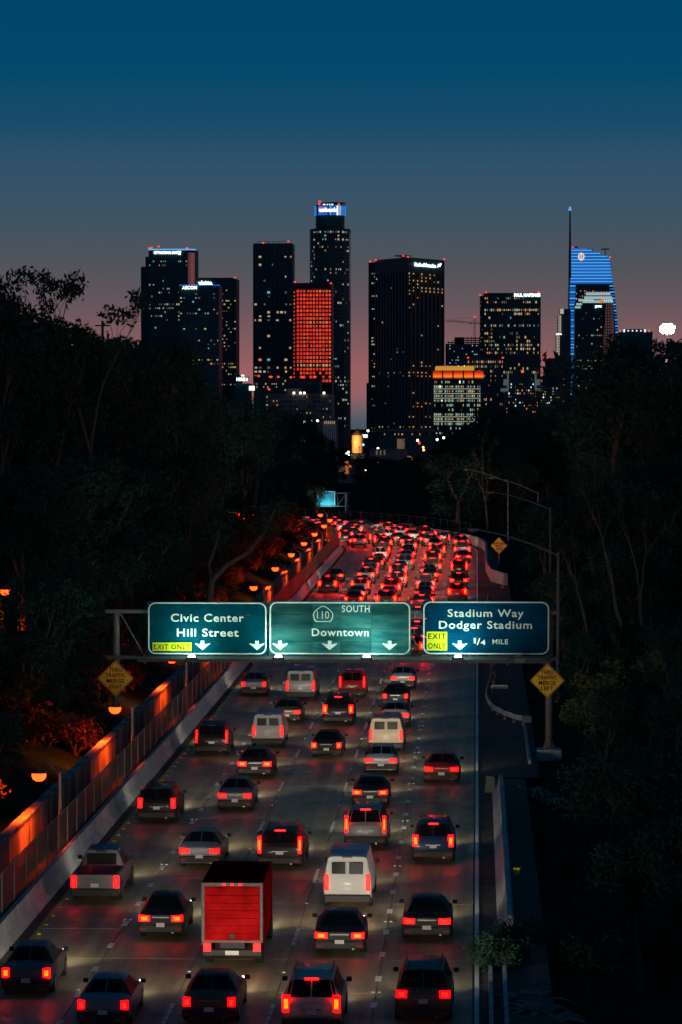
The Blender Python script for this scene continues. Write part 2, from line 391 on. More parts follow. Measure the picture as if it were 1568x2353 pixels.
# ------------------------------------------------------------------ right side: barrier, guard rail, shoulder
rb = thing('roadside_barrier', 'pale concrete barrier on the right shoulder, with a slanted end plate', 'barrier')
rp = [(0.80,-0.06),(0.86,0.12),(1.05,0.34),(1.16,0.86),(1.34,0.86),(1.5,-0.3)]
s = 115.0
for k in range(7):
    obj('barrier_segment', profile_mesh(rp, s+0.01, s+6.09), M['barrier'], parent=rb); s += 6.1
mb = MB(); mb.prism([(0,0),(0.5,0),(0.5,0.8),(0.06,0.86)], -0.05, 0.0)
o = obj('end_plate', mb, M['galv'], parent=rb, loc=(0.42, 157.0, 0.0085*157)); 
mb = MB(); mb.box(0,0.28,-0.03,0.0,0,0.28); obj('marker_plate', mb, M['yreflector'], parent=rb, loc=(1.52, 126.0, 1.75))
cu = thing('shoulder_curb', 'two pale low curbs beside the white line at the bottom edge', 'curb')
for d in (0.42, 0.92): obj('curb', profile_mesh([(d,-0.05),(d,0.2),(d+0.14,0.2),(d+0.14,-0.05)], 80, 108.5), M['barrier'], parent=cu)
mb = MB(); strip(mb, 0.95, 3.3, 163, 200, 0.0); obj('shoulder', mb, M['asphalt'], kind='structure')
cu2 = thing('ditch_curb', 'thin concrete curb in front of the right gantry column', 'curb')
obj('curb', profile_mesh([(2.85,-0.2),(2.85,0.25),(3.0,0.25),(3.0,-0.2)], 169, 186), M['barrier'], parent=cu2)
gr = thing('guard_rail', 'curved steel guard rail with short posts right of the white line', 'guard rail')
gpts = [(1.05,300),(1.05,270),(1.05,233),(1.06,222),(1.0,214),(0.72,207),(0.6,201.5),(0.72,197.5),(1.1,193.5),(1.7,190.2),(2.4,187.8),(2.95,186.6)]
def wbeam(pts):
    prof = [(0,-0.16),(0.05,-0.11),(0.05,-0.05),(0,0.0),(0.05,0.05),(0.05,0.11),(0,0.16)]
    mb = MB(); vs = []; n = len(pts)
    for i, (x, y) in enumerate(pts):
        a = Vector(pts[min(i+1, n-1)])-Vector(pts[max(i-1, 0)]); a.normalize(); nx, ny = a.y, -a.x
        vs += [(x+nx*o, y+ny*o, 0.0085*y+0.62+z) for o, z in prof]+[(x+nx*(o-0.012), y+ny*(o-0.012), 0.0085*y+0.62+z) for o, z in prof]
    k = len(prof)
    fs = []
    for i in range(n-1):
        for j in range(k-1):
            fs.append((i*2*k+j, i*2*k+j+1, (i+1)*2*k+j+1, (i+1)*2*k+j)); fs.append((i*2*k+k+j+1, i*2*k+k+j, (i+1)*2*k+k+j, (i+1)*2*k+k+j+1))
    return mb.add(vs, fs)
obj('rail', wbeam(gpts), M['barrier'], parent=gr, smooth=True)
mb = MB(); mb.box(-0.3,0.3,-0.03,0.03,-0.2,0.22, 0.02); o = obj('end_cap', mb, M['galv'], parent=gr, loc=(3.05,186.5,0.0085*186.5+0.62))
pb = MB(); pb.box(-0.09,0.09,-0.08,0.08,-0.3,0.74); me_p = pb.mesh('post', M['bark'])
for (x, y) in [(1.25,296),(1.25,284),(1.25,272),(1.25,262),(1.25,252),(1.25,243),(1.25,235),(1.25,228),(1.24,221),(1.15,214.5),(0.95,208.5),(0.85,204),(0.88,200.5),(1.0,197.6),(1.3,194.8),(1.75,192),(2.3,190),(2.85,188.2)]:
    obj('post', me_p, parent=gr, loc=(x, y, 0.0085*y))
sg = thing('street_name_sign', 'small pale street name sign AMADOR ST above the curved guard rail', 'sign')
a_, b_ = P(1129,1574,205), P(1167,1583,205)
mb = MB(); mb.box(a_.x,b_.x,204.98,205.0,b_.z,a_.z); obj('plate', mb, M['sign_white'], sg)
mb = MB(); mb.box(a_.x+0.02,a_.x+0.07,205.01,205.06,0.0085*205,a_.z); obj('post', mb, M['galv'], sg)
SG = (sg, a_, b_)
# wall round the bend, with fence posts
bw = thing('bend_wall', 'low pale concrete wall round the outside of the far bend', 'wall')
s = 352.0
while s < 530:
    off = 1.0 if s > 385 else 1.0
    obj('wall_panel', profile_mesh([(off,-0.1),(off,1.15),(off+0.3,1.15),(off+0.3,-0.5)], s+0.01, s+6.09, 3), M['barrier'], parent=bw); s += 6.1
bf = thing('bend_fence', 'line of thin fence posts above the wall round the far bend', 'fence')
pb = MB(); pb.tube([(0,0,0),(0,0,2.3)], 0.035, 6); me_bp = pb.mesh('post', M['dark_steel']); s = 420
while s < 525:
    p, a = path(2.2, s, 0.3); obj('post', me_bp, parent=bf, loc=p); s += 3.0
s = 420; mb = MB()
while s < 520: mb.tube([path(2.2, s, 2.5)[0], path(2.2, s+6, 2.5)[0]], 0.03, 5); s += 6
obj('rail', mb, M['dark_steel'], parent=bf)
pw = thing('pullout_wall', 'short pale concrete wall of the pull-out beside the small yellow diamond sign', 'wall')
q = [P(1116,1300,352), P(1127,1322,333), P(1163,1335,325)]
mb = MB()
for a, b2 in zip(q[:-1], q[1:]):
    t = (b2-a); t.z = 0; t.normalize(); nn = Vector((-t.y, t.x, 0))*0.2
    za, zb = 0.0085*a.y, 0.0085*b2.y
    mb.add([(a.x,a.y,za),(b2.x,b2.y,zb),(b2.x+nn.x,b2.y+nn.y,zb),(a.x+nn.x,a.y+nn.y,za),(a.x,a.y,za+1.3),(b2.x,b2.y,zb+1.3),(b2.x+nn.x,b2.y+nn.y,zb+1.3),(a.x+nn.x,a.y+nn.y,za+1.3)],
           [(3,2,1,0),(4,5,6,7),(0,1,5,4),(1,2,6,5),(2,3,7,6),(3,0,4,7)])
obj('wall_panel', mb, M['barrier'], parent=pw)
# traffic cone
cn = thing('traffic_cone', 'orange traffic cone with a white band beside the pull-out wall', 'traffic cone', P(1155,1342,322)); cn.location.z = 0.0085*322-0.06
mb = MB(); mb.box(-0.22,0.22,-0.22,0.22,0,0.05); mb.lathe([(0.17,0.05),(0.11,0.36)], 12); obj('body', mb, mat('cone_orange', (0.7,0.10,0.02), 0.6), cn)
mb = MB(); mb.lathe([(0.115,0.361),(0.075,0.56)], 12); obj('band', mb, M['white_paint'], cn)
mb = MB(); mb.lathe([(0.073,0.561),(0.035,0.72)], 12); obj('tip', mb, bpy.data.materials['cone_orange'], cn)

# ------------------------------------------------------------------ text helper
def text_mesh(s, x0, x1, zb, zt, y, m, depth=0.02, bold=0.02, space=1.0, parent=None, name='lettering', rot=None, cap_ref=None):
    c = bpy.data.curves.new('t', 'FONT'); c.body = s; c.size = 1; c.extrude = 0.02; c.offset = bold; c.space_character = space; c.resolution_u = 3
    o = bpy.data.objects.new('t', c); COL.objects.link(o)
    bpy.context.view_layer.update()
    me = bpy.data.meshes.new_from_object(o.evaluated_get(bpy.context.evaluated_depsgraph_get()))
    bpy.data.objects.remove(o); bpy.data.curves.remove(c)
    xs = [v.co.x for v in me.vertices]; ys_ = [v.co.y for v in me.vertices]; zs = [v.co.z for v in me.vertices]
    lo, hi = (min(ys_), max(ys_)) if cap_ref is None else cap_ref
    kx = (x1-x0)/(max(xs)-min(xs)); ky = (zt-zb)/(hi-lo); mx, mz = min(xs), max(zs)
    for v in me.vertices:
        x, yy, z = v.co
        v.co = (x0+(x-mx)*kx, y-(z+mz)*depth/(2*mz), zb+(yy-lo)*ky)
    me.name = name; me.materials.clear(); me.materials.append(m); me.update()
    return obj(name, me, parent=parent)
CAPS = (0.0, 0.70)

text_mesh('AMADOR ST', SG[1].x+0.08, SG[2].x-0.06, SG[2].z+0.07, SG[1].z-0.05, 204.975, mat('street_ink',(0.02,0.03,0.05),0.8), 0.004, 0.0, 1.0, SG[0], cap_ref=(0,0.7))
# ------------------------------------------------------------------ gantry and overhead signs
GY = 173.5
def G(x, y, Y=GY): p = P(x, y, Y); return p.x, p.z
ga = thing('sign_gantry', 'steel gantry spanning the freeway that carries three green signs', 'gantry')
xl, zl = G(265, 1405); xr, zr = G(1262, 1735); _, zbt = G(265, 1510)
zroad = 0.0085*GY
mb = MB(); mb.tube([(xl,GY+0.5,-0.2),(xl,GY+0.5,zl+0.05)], 0.2, 14); obj('column', mb, M['galv'], ga, smooth=True)
mb = MB(); mb.tube([(xr,GY+0.5,zroad+0.25),(xr,GY+0.5,zl+0.05)], 0.21, 14); obj('column', mb, M['galv'], ga, smooth=True)
mb = MB(); mb.box(xr-0.72,xr+0.72,GY-0.2,GY+1.2,zroad-0.5,zroad+0.28,0.05); obj('pedestal', mb, M['barrier'], ga)
mb = MB(); mb.box(xr-0.36,xr+0.36,GY+0.14,GY+0.86,zroad+0.282,zroad+0.33)
for dx in (-0.27,-0.09,0.09,0.27): mb.box(xr+dx-0.03,xr+dx+0.03,GY+0.16,GY+0.22,zroad+0.331,zroad+0.42)
for dx in (-1,1): mb.prism([(xr+dx*0.2,zroad+0.331),(xr+dx*0.34,zroad+0.331),(xr+dx*0.2,zroad+0.8)], GY+0.45, GY+0.5)
obj('base_plate', mb, M['galv'], ga)
for yy in (GY+0.25, GY+0.85):
    mb = MB(); mb.box(G(242,1405)[0], G(1283,1405)[0], yy-0.08, yy+0.08, zl-0.11, zl+0.08); obj('top_chord', mb, M['galv'], ga)
    mb = MB(); mb.box(G(245,1510)[0], G(1283,1510)[0], yy-0.08, yy+0.08, zbt-0.12, zbt+0.07); obj('bottom_chord', mb, M['iron'], ga)
xa = G(275,1407)[0]; n = 9; w = (G(1240,1400)[0]-xa)/n
for i in range(n):
    x = xa+i*w
    mb = MB(); a, b2 = (zl-0.1, zbt+0.07)
    mb.tube([(x,GY+0.25,a),(x+w*0.52,GY+0.25,b2)], 0.05, 6); mb.tube([(x+w*0.52,GY+0.25,b2),(x+w,GY+0.25,a)], 0.05, 6); obj('brace', mb, M['galv'], ga)
# catwalk
x0, x1 = G(322,1510)[0], G(1265,1510)[0]; _, zc = G(700,1514)
mb = MB(); mb.box(x0,x1,GY-1.25,GY-0.35,zc-0.03,zc); mb.box(x0,x1,GY-1.3,GY-1.24,zc-0.1,zc+0.05); obj('catwalk', mb, M['dark_steel'], ga)
for i in range(12):
    x = x0+0.4+i*(x1-x0-0.8)/11; mb = MB(); mb.box(x-0.05,x+0.05,GY-1.3,GY+0.1,zc-0.2,zc-0.101); obj('bracket', mb, M['dark_steel'], ga)
M['fix_lit'] = glow('sign_lamp_lens', (0.72,1,0.93), 14)
for i, (x, lit) in enumerate([(446,1),(644,1),(845,1),(1053,1),(1195,0)]):
    gx, gz = G(x, 1500)
    mb = MB(); mb.box(gx-0.33,gx+0.33,GY-1.75,GY-1.3,gz-0.42,gz-0.14,0.04); f = obj('sign_light', mb, M['dark_steel'] if lit else M['galv'], ga)
    mb = MB(); mb.lathe([(0.2,0),(0.2,0.05),(0.14,0.13),(0.03,0.16)], 14, (gx, GY-1.42, gz-0.14)); obj('lens', mb, M['fix_lit'] if lit else M['galv'], f, smooth=True)
    if lit:
        L = bpy.data.lights.new('sign_light', 'AREA'); L.shape = 'RECTANGLE'; L.size = 1.2; L.size_y = 0.3; L.energy = 125; L.color = (0.5,1.0,0.88)
        lo = bpy.data.objects.new('sign_light_lamp', L); COL.objects.link(lo); lo.parent = ga
        lo.location = (gx, GY-1.5, gz+0.06); lo.rotation_euler = (R(180-32), 0, 0)
greens = {
 'a': mat('sign_green', (0.0008,0.055,0.08), 0.8, spec=0.0, var=0.3, scale=0.8, objrand=0.06),
 'b': mat('sign_green_worn', (0.001,0.055,0.07), 0.7, spec=0.04, scale=1.1, stretch=(0.5,1,2.6), col2=(0.05,0.15,0.13), objrand=0.45),
 'c': mat('sign_blue_green', (0.0008,0.045,0.10), 0.8, spec=0.0, var=0.3, scale=0.7, objrand=0.06)}  # same green as its neighbours, with the sky's blue reflection put into the colour
M['sign_yellow'] = mat('exit_yellow', (0.8,0.76,0.02), 0.8, spec=0.0, var=0.08, scale=3)
M['black_ink'] = mat('black_ink', (0.012,0.012,0.012), 0.9, spec=0.0)
def overhead(label, x0, x1, y0, y1, m, cols, rows):
    t = thing('overhead_sign', label, 'sign', group='green overhead signs on the gantry')
    X0, Z1 = G(x0, y0); X1, Z0 = G(x1, y1)
    for i in range(len(cols)-1):
        for j in range(rows):
            a = X0+(X1-X0)*cols[i]; b2 = X0+(X1-X0)*cols[i+1]; c = Z0+(Z1-Z0)*j/rows; d = Z0+(Z1-Z0)*(j+1)/rows
            mb = MB(); mb.box(a+0.006,b2-0.006,GY-0.03,GY+0.03,c+0.006,d-0.006,0); o = obj('panel', mb, m, t); o.location.y = rnd.uniform(-0.004,0.004)
    # rounded border
    r = 0.42; ins = 0.05; pts = []
    for cx, cz, a0 in ((X1-ins-r, Z1-ins-r, 0), (X0+ins+r, Z1-ins-r, 90), (X0+ins+r, Z0+ins+r, 180), (X1-ins-r, Z0+ins+r, 270)):
        for k in range(7): pts.append((cx, cz, R(a0+15*k)))
    mb = MB(); vs = []; wd = 0.075
    for cx, cz, a in pts:
        vs += [(cx+r*math.cos(a), GY-0.042, cz+r*math.sin(a)), (cx+(r-wd)*math.cos(a), GY-0.042, cz+(r-wd)*math.sin(a)),
               (cx+r*math.cos(a), GY-0.036, cz+r*math.sin(a)), (cx+(r-wd)*math.cos(a), GY-0.036, cz+(r-wd)*math.sin(a))]
    n = len(pts)
    fs = [(4*i, 4*i+1, 4*((i+1)%n)+1, 4*((i+1)%n)) for i in range(n)]+[(4*i+1, 4*i+3, 4*((i+1)%n)+3, 4*((i+1)%n)+1) for i in range(n)]+[(4*i+2, 4*i, 4*((i+1)%n), 4*((i+1)%n)+2) for i in range(n)]
    mb.add(vs, fs); obj('border', mb, M['sign_white'], t)
    mb = MB()
    for k in range(4):
        x = X0+(X1-X0)*(0.12+0.25*k); mb.box(x-0.05,x+0.05,GY+0.032,GY+0.165,Z0,Z1)
    obj('hanger', mb, M['galv'], t)
    return t
def words(t, s, xa, xb, yb, yt, m=None, bold=0.016, y=-0.045, space=1.12):
    X0, Z0 = G(xa, yb); X1, Z1 = G(xb, yt)
    return text_mesh(s, X0, X1, Z0, Z1, GY+y, m or M['sign_white'], 0.01, bold, space, t, cap_ref=CAPS)
def arrow(t, x, y0=1472, y1=1494):
    X, Z1 = G(x, y0); _, Z0 = G(x, y1); h = Z1-Z0; k = h/22
    pts = [(-4.2,22),(-4.2,13.5),(-17,16),(-17,14.2),(0,0),(17,14.2),(17,16),(4.2,13.5),(4.2,22)]
    mb = MB(); poly = [(X+a*k, Z0+b2*k) for a, b2 in pts]
    mb.add([(a, GY-0.05, b2) for a, b2 in poly]+[(a, GY-0.04, b2) for a, b2 in poly], [(0,1,7,8),(1,2,3,4),(1,4,7),(4,5,6,7)]+[(i,i+9,(i+1)%9+9,(i+1)%9) for i in range(9)])
    obj('arrow', mb, M['sign_white'], t)
def yellow_plate(t, lines, xa, xb, y0, y1, split=1):
    X0, Z1 = G(xa, y0); X1, Z0 = G(xb, y1)
    for k in range(split):
        a, b2 = Z0+(Z1-Z0)*k/split, Z0+(Z1-Z0)*(k+1)/split
        mb = MB(); mb.box(X0,X1,GY-0.05,GY-0.036,a+0.006,b2-0.006); obj('exit_plate', mb, M['sign_yellow'], t)
    h = (Z1-Z0)/len(lines)
    for i, s in enumerate(lines):
        zz = Z1-h*(i+1); text_mesh(s, X0+0.08, X1-0.08, zz+h*0.22, zz+h*0.8, GY-0.055, M['black_ink'], 0.008, 0.012, 1.15, t, cap_ref=CAPS)
t = overhead('green sign reading Civic Center Hill Street, left on the gantry', 339, 615, 1382, 1506, greens['a'], [0,1], 4)
words(t, 'Civic Center', 393, 561, 1428, 1410.5, bold=0.02); words(t, 'Hill Street', 407, 549, 1462, 1444.5, bold=0.02)
yellow_plate(t, ['EXIT ONLY'], 351, 441, 1476, 1496); arrow(t, 466); arrow(t, 591)
t = overhead('worn green sign reading 110 South Downtown, middle of the gantry', 618, 945, 1381, 1506, greens['b'], [0,0.31,0.5,0.72,1], 4)
words(t, 'SOUTH', 786, 850, 1406, 1391); words(t, 'Downtown', 717, 848, 1461, 1444); arrow(t, 644); arrow(t, 758); arrow(t, 896)
X, Z = G(743, 1412); sh = []
for k in range(24):
    a = 2*math.pi*k/24; sx = math.sin(a)*0.58; sz = math.cos(a)*0.5
    if sz > 0: sx *= 1-0.45*(sz/0.5)**1.5
    else: sz = max(sz*1.3, -0.42); sx *= 1.0
    sh.append((sx, sz))
mb = MB(); vs = []
for a, b2 in sh: vs += [(X+a, GY-0.046, Z+b2), (X+a*0.9, GY-0.046, Z+b2*0.9), (X+a, GY-0.036, Z+b2), (X+a*0.9, GY-0.036, Z+b2*0.9)]
n = 24; mb.add(vs, [(4*i, 4*((i+1)%n), 4*((i+1)%n)+1, 4*i+1) for i in range(n)]+[(4*i, 4*i+2, 4*((i+1)%n)+2, 4*((i+1)%n)) for i in range(n)])
obj('route_shield', mb, M['sign_white'], t); words(t, '110', 729, 757, 1421, 1404, bold=0.0, space=1.0)
t = overhead('green sign with painted-in sky blue reading Stadium Way Dodger Stadium, right on the gantry', 971, 1264, 1380, 1506, greens['c'], [0,0.17,0.5,1], 3)
words(t, 'Stadium Way', 1029, 1204, 1417, 1400); words(t, 'Dodger Stadium', 1009, 1223, 1444, 1427)
words(t, '1', 1089, 1094, 1478, 1466, bold=0.02); words(t, '/', 1096, 1104, 1482, 1466, bold=0.01); words(t, '4', 1105, 1116, 1482, 1470, bold=0.02); words(t, 'MILE', 1132, 1168, 1480, 1469)
yellow_plate(t, ['EXIT','ONLY'], 981, 1028, 1451, 1495, 2); arrow(t, 1057)

M['diamond'] = mat('warning_orange', (0.97,0.5,0.02), 0.5, var=0.12, scale=2.5)
def diamond(label, cx, cy, hd, Y, lines, post=None):
    t = thing('warning_sign', label, 'road sign', group='yellow diamond warning signs')
    c = P(cx, cy, Y); k = Y/F*hd; r = k*0.08
    def dia(k): 
        return [(c.x, c.z-k),(c.x+k*0.03, c.z-k+k*0.01),(c.x+k, c.z-k*0.03),(c.x+k, c.z+k*0.03),(c.x+k*0.03, c.z+k),(c.x-k*0.03, c.z+k),(c.x-k, c.z+k*0.03),(c.x-k, c.z-k*0.03),(c.x-k*0.03,c.z-k+k*0.01)]
    mb = MB(); mb.prism(dia(k), Y-0.02, Y+0.0); obj('plate', mb, M['diamond'], t)
    mb = MB(); A, B = dia(k*0.955), dia(k*0.915); n = len(A)
    mb.add([(a, Y-0.026, b2) for a, b2 in A]+[(a, Y-0.026, b2) for a, b2 in B], [(i,(i+1)%n,(i+1)%n+n,i+n) for i in range(n)]); obj('border', mb, M['black_ink'], t)
    for s, wf, z0, z1 in lines:
        text_mesh(s, c.x-k*wf, c.x+k*wf, c.z+k*z0, c.z+k*z1, Y-0.03, M['black_ink'], 0.006, 0.02, 1.1, t, cap_ref=CAPS)
    if post is not None:
        mb = MB(); mb.box(c.x-0.06,c.x+0.06,Y+0.005,Y+0.1,post,c.z+k*0.4); obj('post', mb, M['galv'], t)
    return t
TH = lambda last, w: [('THRU',0.36,0.38,0.62),('TRAFFIC',0.57,0.08,0.30),('MERGE',0.5,-0.24,-0.02),(last,w,-0.56,-0.34)]
t = diamond('yellow diamond sign reading THRU TRAFFIC MERGE RIGHT, below the left gantry end', 266, 1559, 41, GY-0.2, TH('RIGHT',0.34))
t = diamond('yellow diamond sign reading THRU TRAFFIC MERGE LEFT, on the right gantry column', 1258, 1564, 39, GY-0.2, TH('LEFT',0.36))
t = diamond('small yellow diamond sign reading RIGHT LANE EXITS AHEAD, near the bend', 1147, 1254, 19, 345, [('RIGHT LANE',0.66,0.16,0.40),('EXITS',0.34,-0.16,0.06),('AHEAD',0.4,-0.5,-0.27)], post=2.7)

# ------------------------------------------------------------------ street lights with mast arms
def mast(label, xp, yt, xt, ytip, Y, zb, lit=False, group='tall street lights with long mast arms'):
    a = P(xp, yt, Y); b2 = P(xt, ytip, Y); t = thing('street_light', label, 'street light', (a.x, Y, zb), group=group)
    h = a.z-zb; k = b2.x-a.x; dz = b2.z-a.z
    mb = MB(); mb.tube([(0,0,0),(0,0,h+0.15)], [0.14,0.09], 10); mb.lathe([(0.22,0),(0.22,0.3),(0.14,0.45)], 10); obj('pole', mb, M['galv'], t, smooth=True)
    mb = MB(); mb.tube([(0,0,h-0.1),(k*0.3,0,h-0.1+dz*0.48),(k*0.62,0,h-0.1+dz*0.85),(k*0.9,0,h+dz)], [0.08,0.07,0.055,0.045], 8); obj('mast_arm', mb, M['galv'], t, smooth=True)
    mb = MB(); mb.box(min(k*0.9,k)-0.1,max(k*0.9,k)+0.1,-0.16,0.16,h+dz-0.09,h+dz+0.1,0.05); hd = obj('lamp_head', mb, M['galv'], t)
    mb = MB(); mb.lathe([(0.05,-0.2),(0.17,-0.13),(0.2,-0.092)], 12, (k*0.95,0,h+dz)); obj('lens', mb, glow('street_lens', (1,0.75,0.4), 25) if lit else M['galv'], hd, smooth=True)
    return t
mast('street light with the thickest arm, pole behind the right end of the gantry', 1283, 1273, 1078, 1217, 205, 1.5)
mast('street light with dark pole, its arm second lowest on the right', 1265, 1168, 1118, 1131, 287, 2.2)
mast('short looking street light whose pole sinks into the right-hand foliage', 1237, 1132, 1125, 1098, 376, 3)
mast('street light with pale straight pole behind the small yellow diamond sign', 1168, 1106, 1067, 1079, 398, 3.2)
mast('unlit street light left of the bend, beside the far green sign', 821, 1105, 775, 1092, 560, 3)
mast('lit street light beyond the bend, bright bulb on a long arm', 898, 1098, 838, 1079, 600, 3, True)
# far green sign on its own gantry
fg = thing('far_gantry', 'small distant gantry with a steel truss arm left of the bend', 'gantry')
Yg = 492
def Q(x, y): p = P(x, y, Yg); return p.x, p.z
mb = MB(); x, z = Q(797, 1132); mb.tube([(x,Yg,2),(x,Yg,z)], 0.28, 10); obj('column', mb, M['galv'], fg, smooth=True)
mb = MB(); x0, z0 = Q(770,1133); x1, _ = Q(805,1133); mb.box(x0,x1,Yg-0.1,Yg+0.1,z0-0.12,z0+0.12); obj('top_chord', mb, M['galv'], fg)
mb = MB(); x0, z1 = Q(728,1163); mb.box(x0,x1,Yg-0.1,Yg+0.1,z1-0.1,z1+0.1); obj('bottom_chord', mb, M['galv'], fg)
mb = MB(); a, b2 = Q(776,1134), Q(776,1162); mb.tube([(a[0],Yg,a[1]),(b2[0],Yg,b2[1])], 0.07, 6); c = Q(795,1135); mb.tube([(b2[0],Yg,b2[1]),(c[0],Yg,c[1])], 0.07, 6); obj('brace', mb, M['galv'], fg)
fs = thing('far_sign', 'far teal sign glowing through leaves left of the bend', 'sign')
a, b2 = Q(728,1128), Q(771,1161)
mb = MB(); mb.box(a[0],b2[0],Yg-0.45,Yg-0.35,b2[1],a[1]); obj('panel', mb, mat('far_sign_teal', (0.01,0.16,0.22), 0.4, scale=1.2, col2=(0.06,0.35,0.42)), fs)
mb = MB(); mb.box(b2[0]-0.14,b2[0]-0.02,Yg-0.47,Yg-0.451,b2[1]+0.05,a[1]-0.05); mb.box(a[0]+0.1,b2[0]-0.15,Yg-0.47,Yg-0.451,a[1]-0.16,a[1]-0.05); obj('border', mb, M['sign_white'], fs)
L = bpy.data.lights.new('far_sign_light', 'AREA'); L.size = 2.5; L.energy = 130; L.color = (0.35,0.9,1)
lo = bpy.data.objects.new('sign_light_lamp', L); COL.objects.link(lo); lo.parent = fg; lo.location = ((a[0]+b2[0])/2, Yg-1.7, b2[1]-0.3); lo.rotation_euler = (R(180-35),0,0)

# ------------------------------------------------------------------ vehicles
def loft(st, name, m, parent):
    """st: (y, z_top, w_top, z_belt, w, z_bot) from rear to front; returns the point rings"""
    rings = []
    for y, zt, wt, zb, w, z0 in st:
        h = [(0.0,z0),(w*0.88,z0),(w*0.985,z0+0.12),(w,z0+(zb-z0)*0.55),(w*0.965,zb),(wt,zt-0.07 if zt-zb > 0.15 else zt-0.02),(wt*0.86,zt-0.005),(0.0,zt+0.015)]
        rings.append([Vector((x,y,z)) for x, z in h]+[Vector((-x,y,z)) for x, z in h[-2:0:-1]])
    mb = MB(); n = 14
    for r in rings: mb.v += [tuple(v) for v in r]
    for i in range(len(rings)-1):
        for k in range(n): mb.f.append((i*n+k, (i+1)*n+k, (i+1)*n+(k+1)%n, i*n+(k+1)%n)); mb.m.append(0)
    mb.f += [tuple(range(n-1,-1,-1))[::-1], tuple(range((len(rings)-1)*n, len(rings)*n))[::-1]]; mb.m += [0,0]
    return obj(name, mb, m, parent, smooth=True), rings
def skin(rings, pairs, name, parent, off=0.008, m=None):
    "glass patches lying just proud of the body; pairs: (station i, ring a, ring b)"
    mb = MB()
    for i, a, b2 in pairs:
        q = [rings[i][a], rings[i+1][a], rings[i+1][b2], rings[i][b2]]
        nrm = (q[1]-q[0]).cross(q[3]-q[0])
        if nrm.length < 1e-6: nrm = (q[2]-q[1]).cross(q[3]-q[2])
        nrm.normalize(); c = sum(q, Vector())/4
        if nrm.dot(c-Vector((0, c.y, 0.6))) < 0: nrm = -nrm
        q = [c+(p-c)*0.93+nrm*off for p in q]; mb.add(q, [(0,1,2,3)])
    return obj(name, mb, m or M['glass'], parent)
def wheels(t, W, ys, r=0.33):
    for y in ys:
        for sx in (-1,1):
            mb = MB(); x = sx*(W/2-0.11)
            mb.tube([(x-0.11,0,0),(x-0.08,0,0),(x+0.08,0,0),(x+0.11,0,0)], [r*0.9,r,r,r*0.9], 16)
            wh = obj('wheel', mb, M['tyre'], t, (0,y,r), smooth=True)
            mb = MB(); mb.tube([(x+sx*0.112,0,0),(x+sx*0.118,0,0)], [r*0.62,r*0.55], 12); obj('rim', mb, M['rim'], wh)
def lampset(t, xc, zc, w, h, y, wrap=True):
    for sx in (-1,1):
        mb = MB(); mb.box(sx*xc-w/2, sx*xc+w/2, y-0.03, y+0.14, zc-h/2, zc+h/2, 0.02); tl = obj('tail_light', mb, M['tail'], t)
        mb = MB(); mb.box(sx*xc-w*0.27, sx*xc+w*0.27, y-0.05, y-0.031, zc-h*0.3, zc+h*0.3); o = obj('bulb', mb, M['brake'], tl)
def finish(t, W, L, zt, plate_z, brake_z, brake_y, mirror_y, mirror_z, hz=0.68):
    mb = MB(); mb.box(-W/2*0.96, W/2*0.96, -0.10, 0.12, 0.32, 0.60, 0.05); obj('bumper', mb, M['plastic'], t)
    mb = MB(); mb.box(-0.16,0.16,-0.115,-0.10,plate_z,plate_z+0.15); obj('number_plate', mb, M['plate'], t)
    mb = MB(); mb.box(-0.22,0.22,brake_y-0.02,brake_y+0.02,brake_z,brake_z+0.06); obj('high_brake_light', mb, M['dimtail'], t)
    for sx in (-1,1):
        mb = MB(); mb.box(sx*(W/2+0.08)-0.09, sx*(W/2+0.08)+0.09, mirror_y-0.05, mirror_y+0.09, mirror_z, mirror_z+0.14, 0.03); obj('mirror', mb, M['plastic'], t)
        mb = MB(); mb.box(sx*(W/2-0.3)-0.16, sx*(W/2-0.3)+0.16, L-0.1, L+0.0, hz-0.07, hz+0.08, 0.02); obj('headlight', mb, M['headlens'], t)
    Lt = HL; lo = bpy.data.objects.new('headlight_beam', Lt); COL.objects.link(lo); lo.parent = t; lo.location = (0, L+0.06, hz); lo.rotation_euler = (R(90-6), 0, 0)
HL = bpy.data.lights.new('headlight_beam', 'SPOT'); HL.energy = 520; HL.color = (1,0.86,0.66); HL.spot_size = R(120); HL.spot_blend = 1.0; HL.shadow_soft_size = 0.5
def rear_trim(t, z0, z1, w, y, v):
    mb = MB(); mb.box(-w,w,y-0.012,y+0.03,z0+0.02,z0+0.035); mb.box(-w,-w+0.014,y-0.012,y+0.03,z0+0.04,z1-0.08); mb.box(w-0.014,w,y-0.012,y+0.03,z0+0.04,z1-0.08); obj('tailgate_seam', mb, M['plastic'], t)
    mb = MB(); mb.box(-0.34,0.34,y-0.03,y+0.02,z0+0.2,z0+0.245,0.008); obj('chrome_strip', mb, M['rim'], t)
    for sx in (-1,1):
        mb = MB(); mb.box(sx*0.7-0.12,sx*0.7+0.12,-0.115,-0.10,0.40,0.45); obj('reflector', mb, PAINTS['red'], t)
    mb = MB(); mb.tube([(0.48,-0.1,0.3),(0.48,0.2,0.3)], 0.045, 8); obj('exhaust', mb, M['rim'], t)
def root(kind): return thing(kind, 'x', 'car', group='vehicles on the freeway')
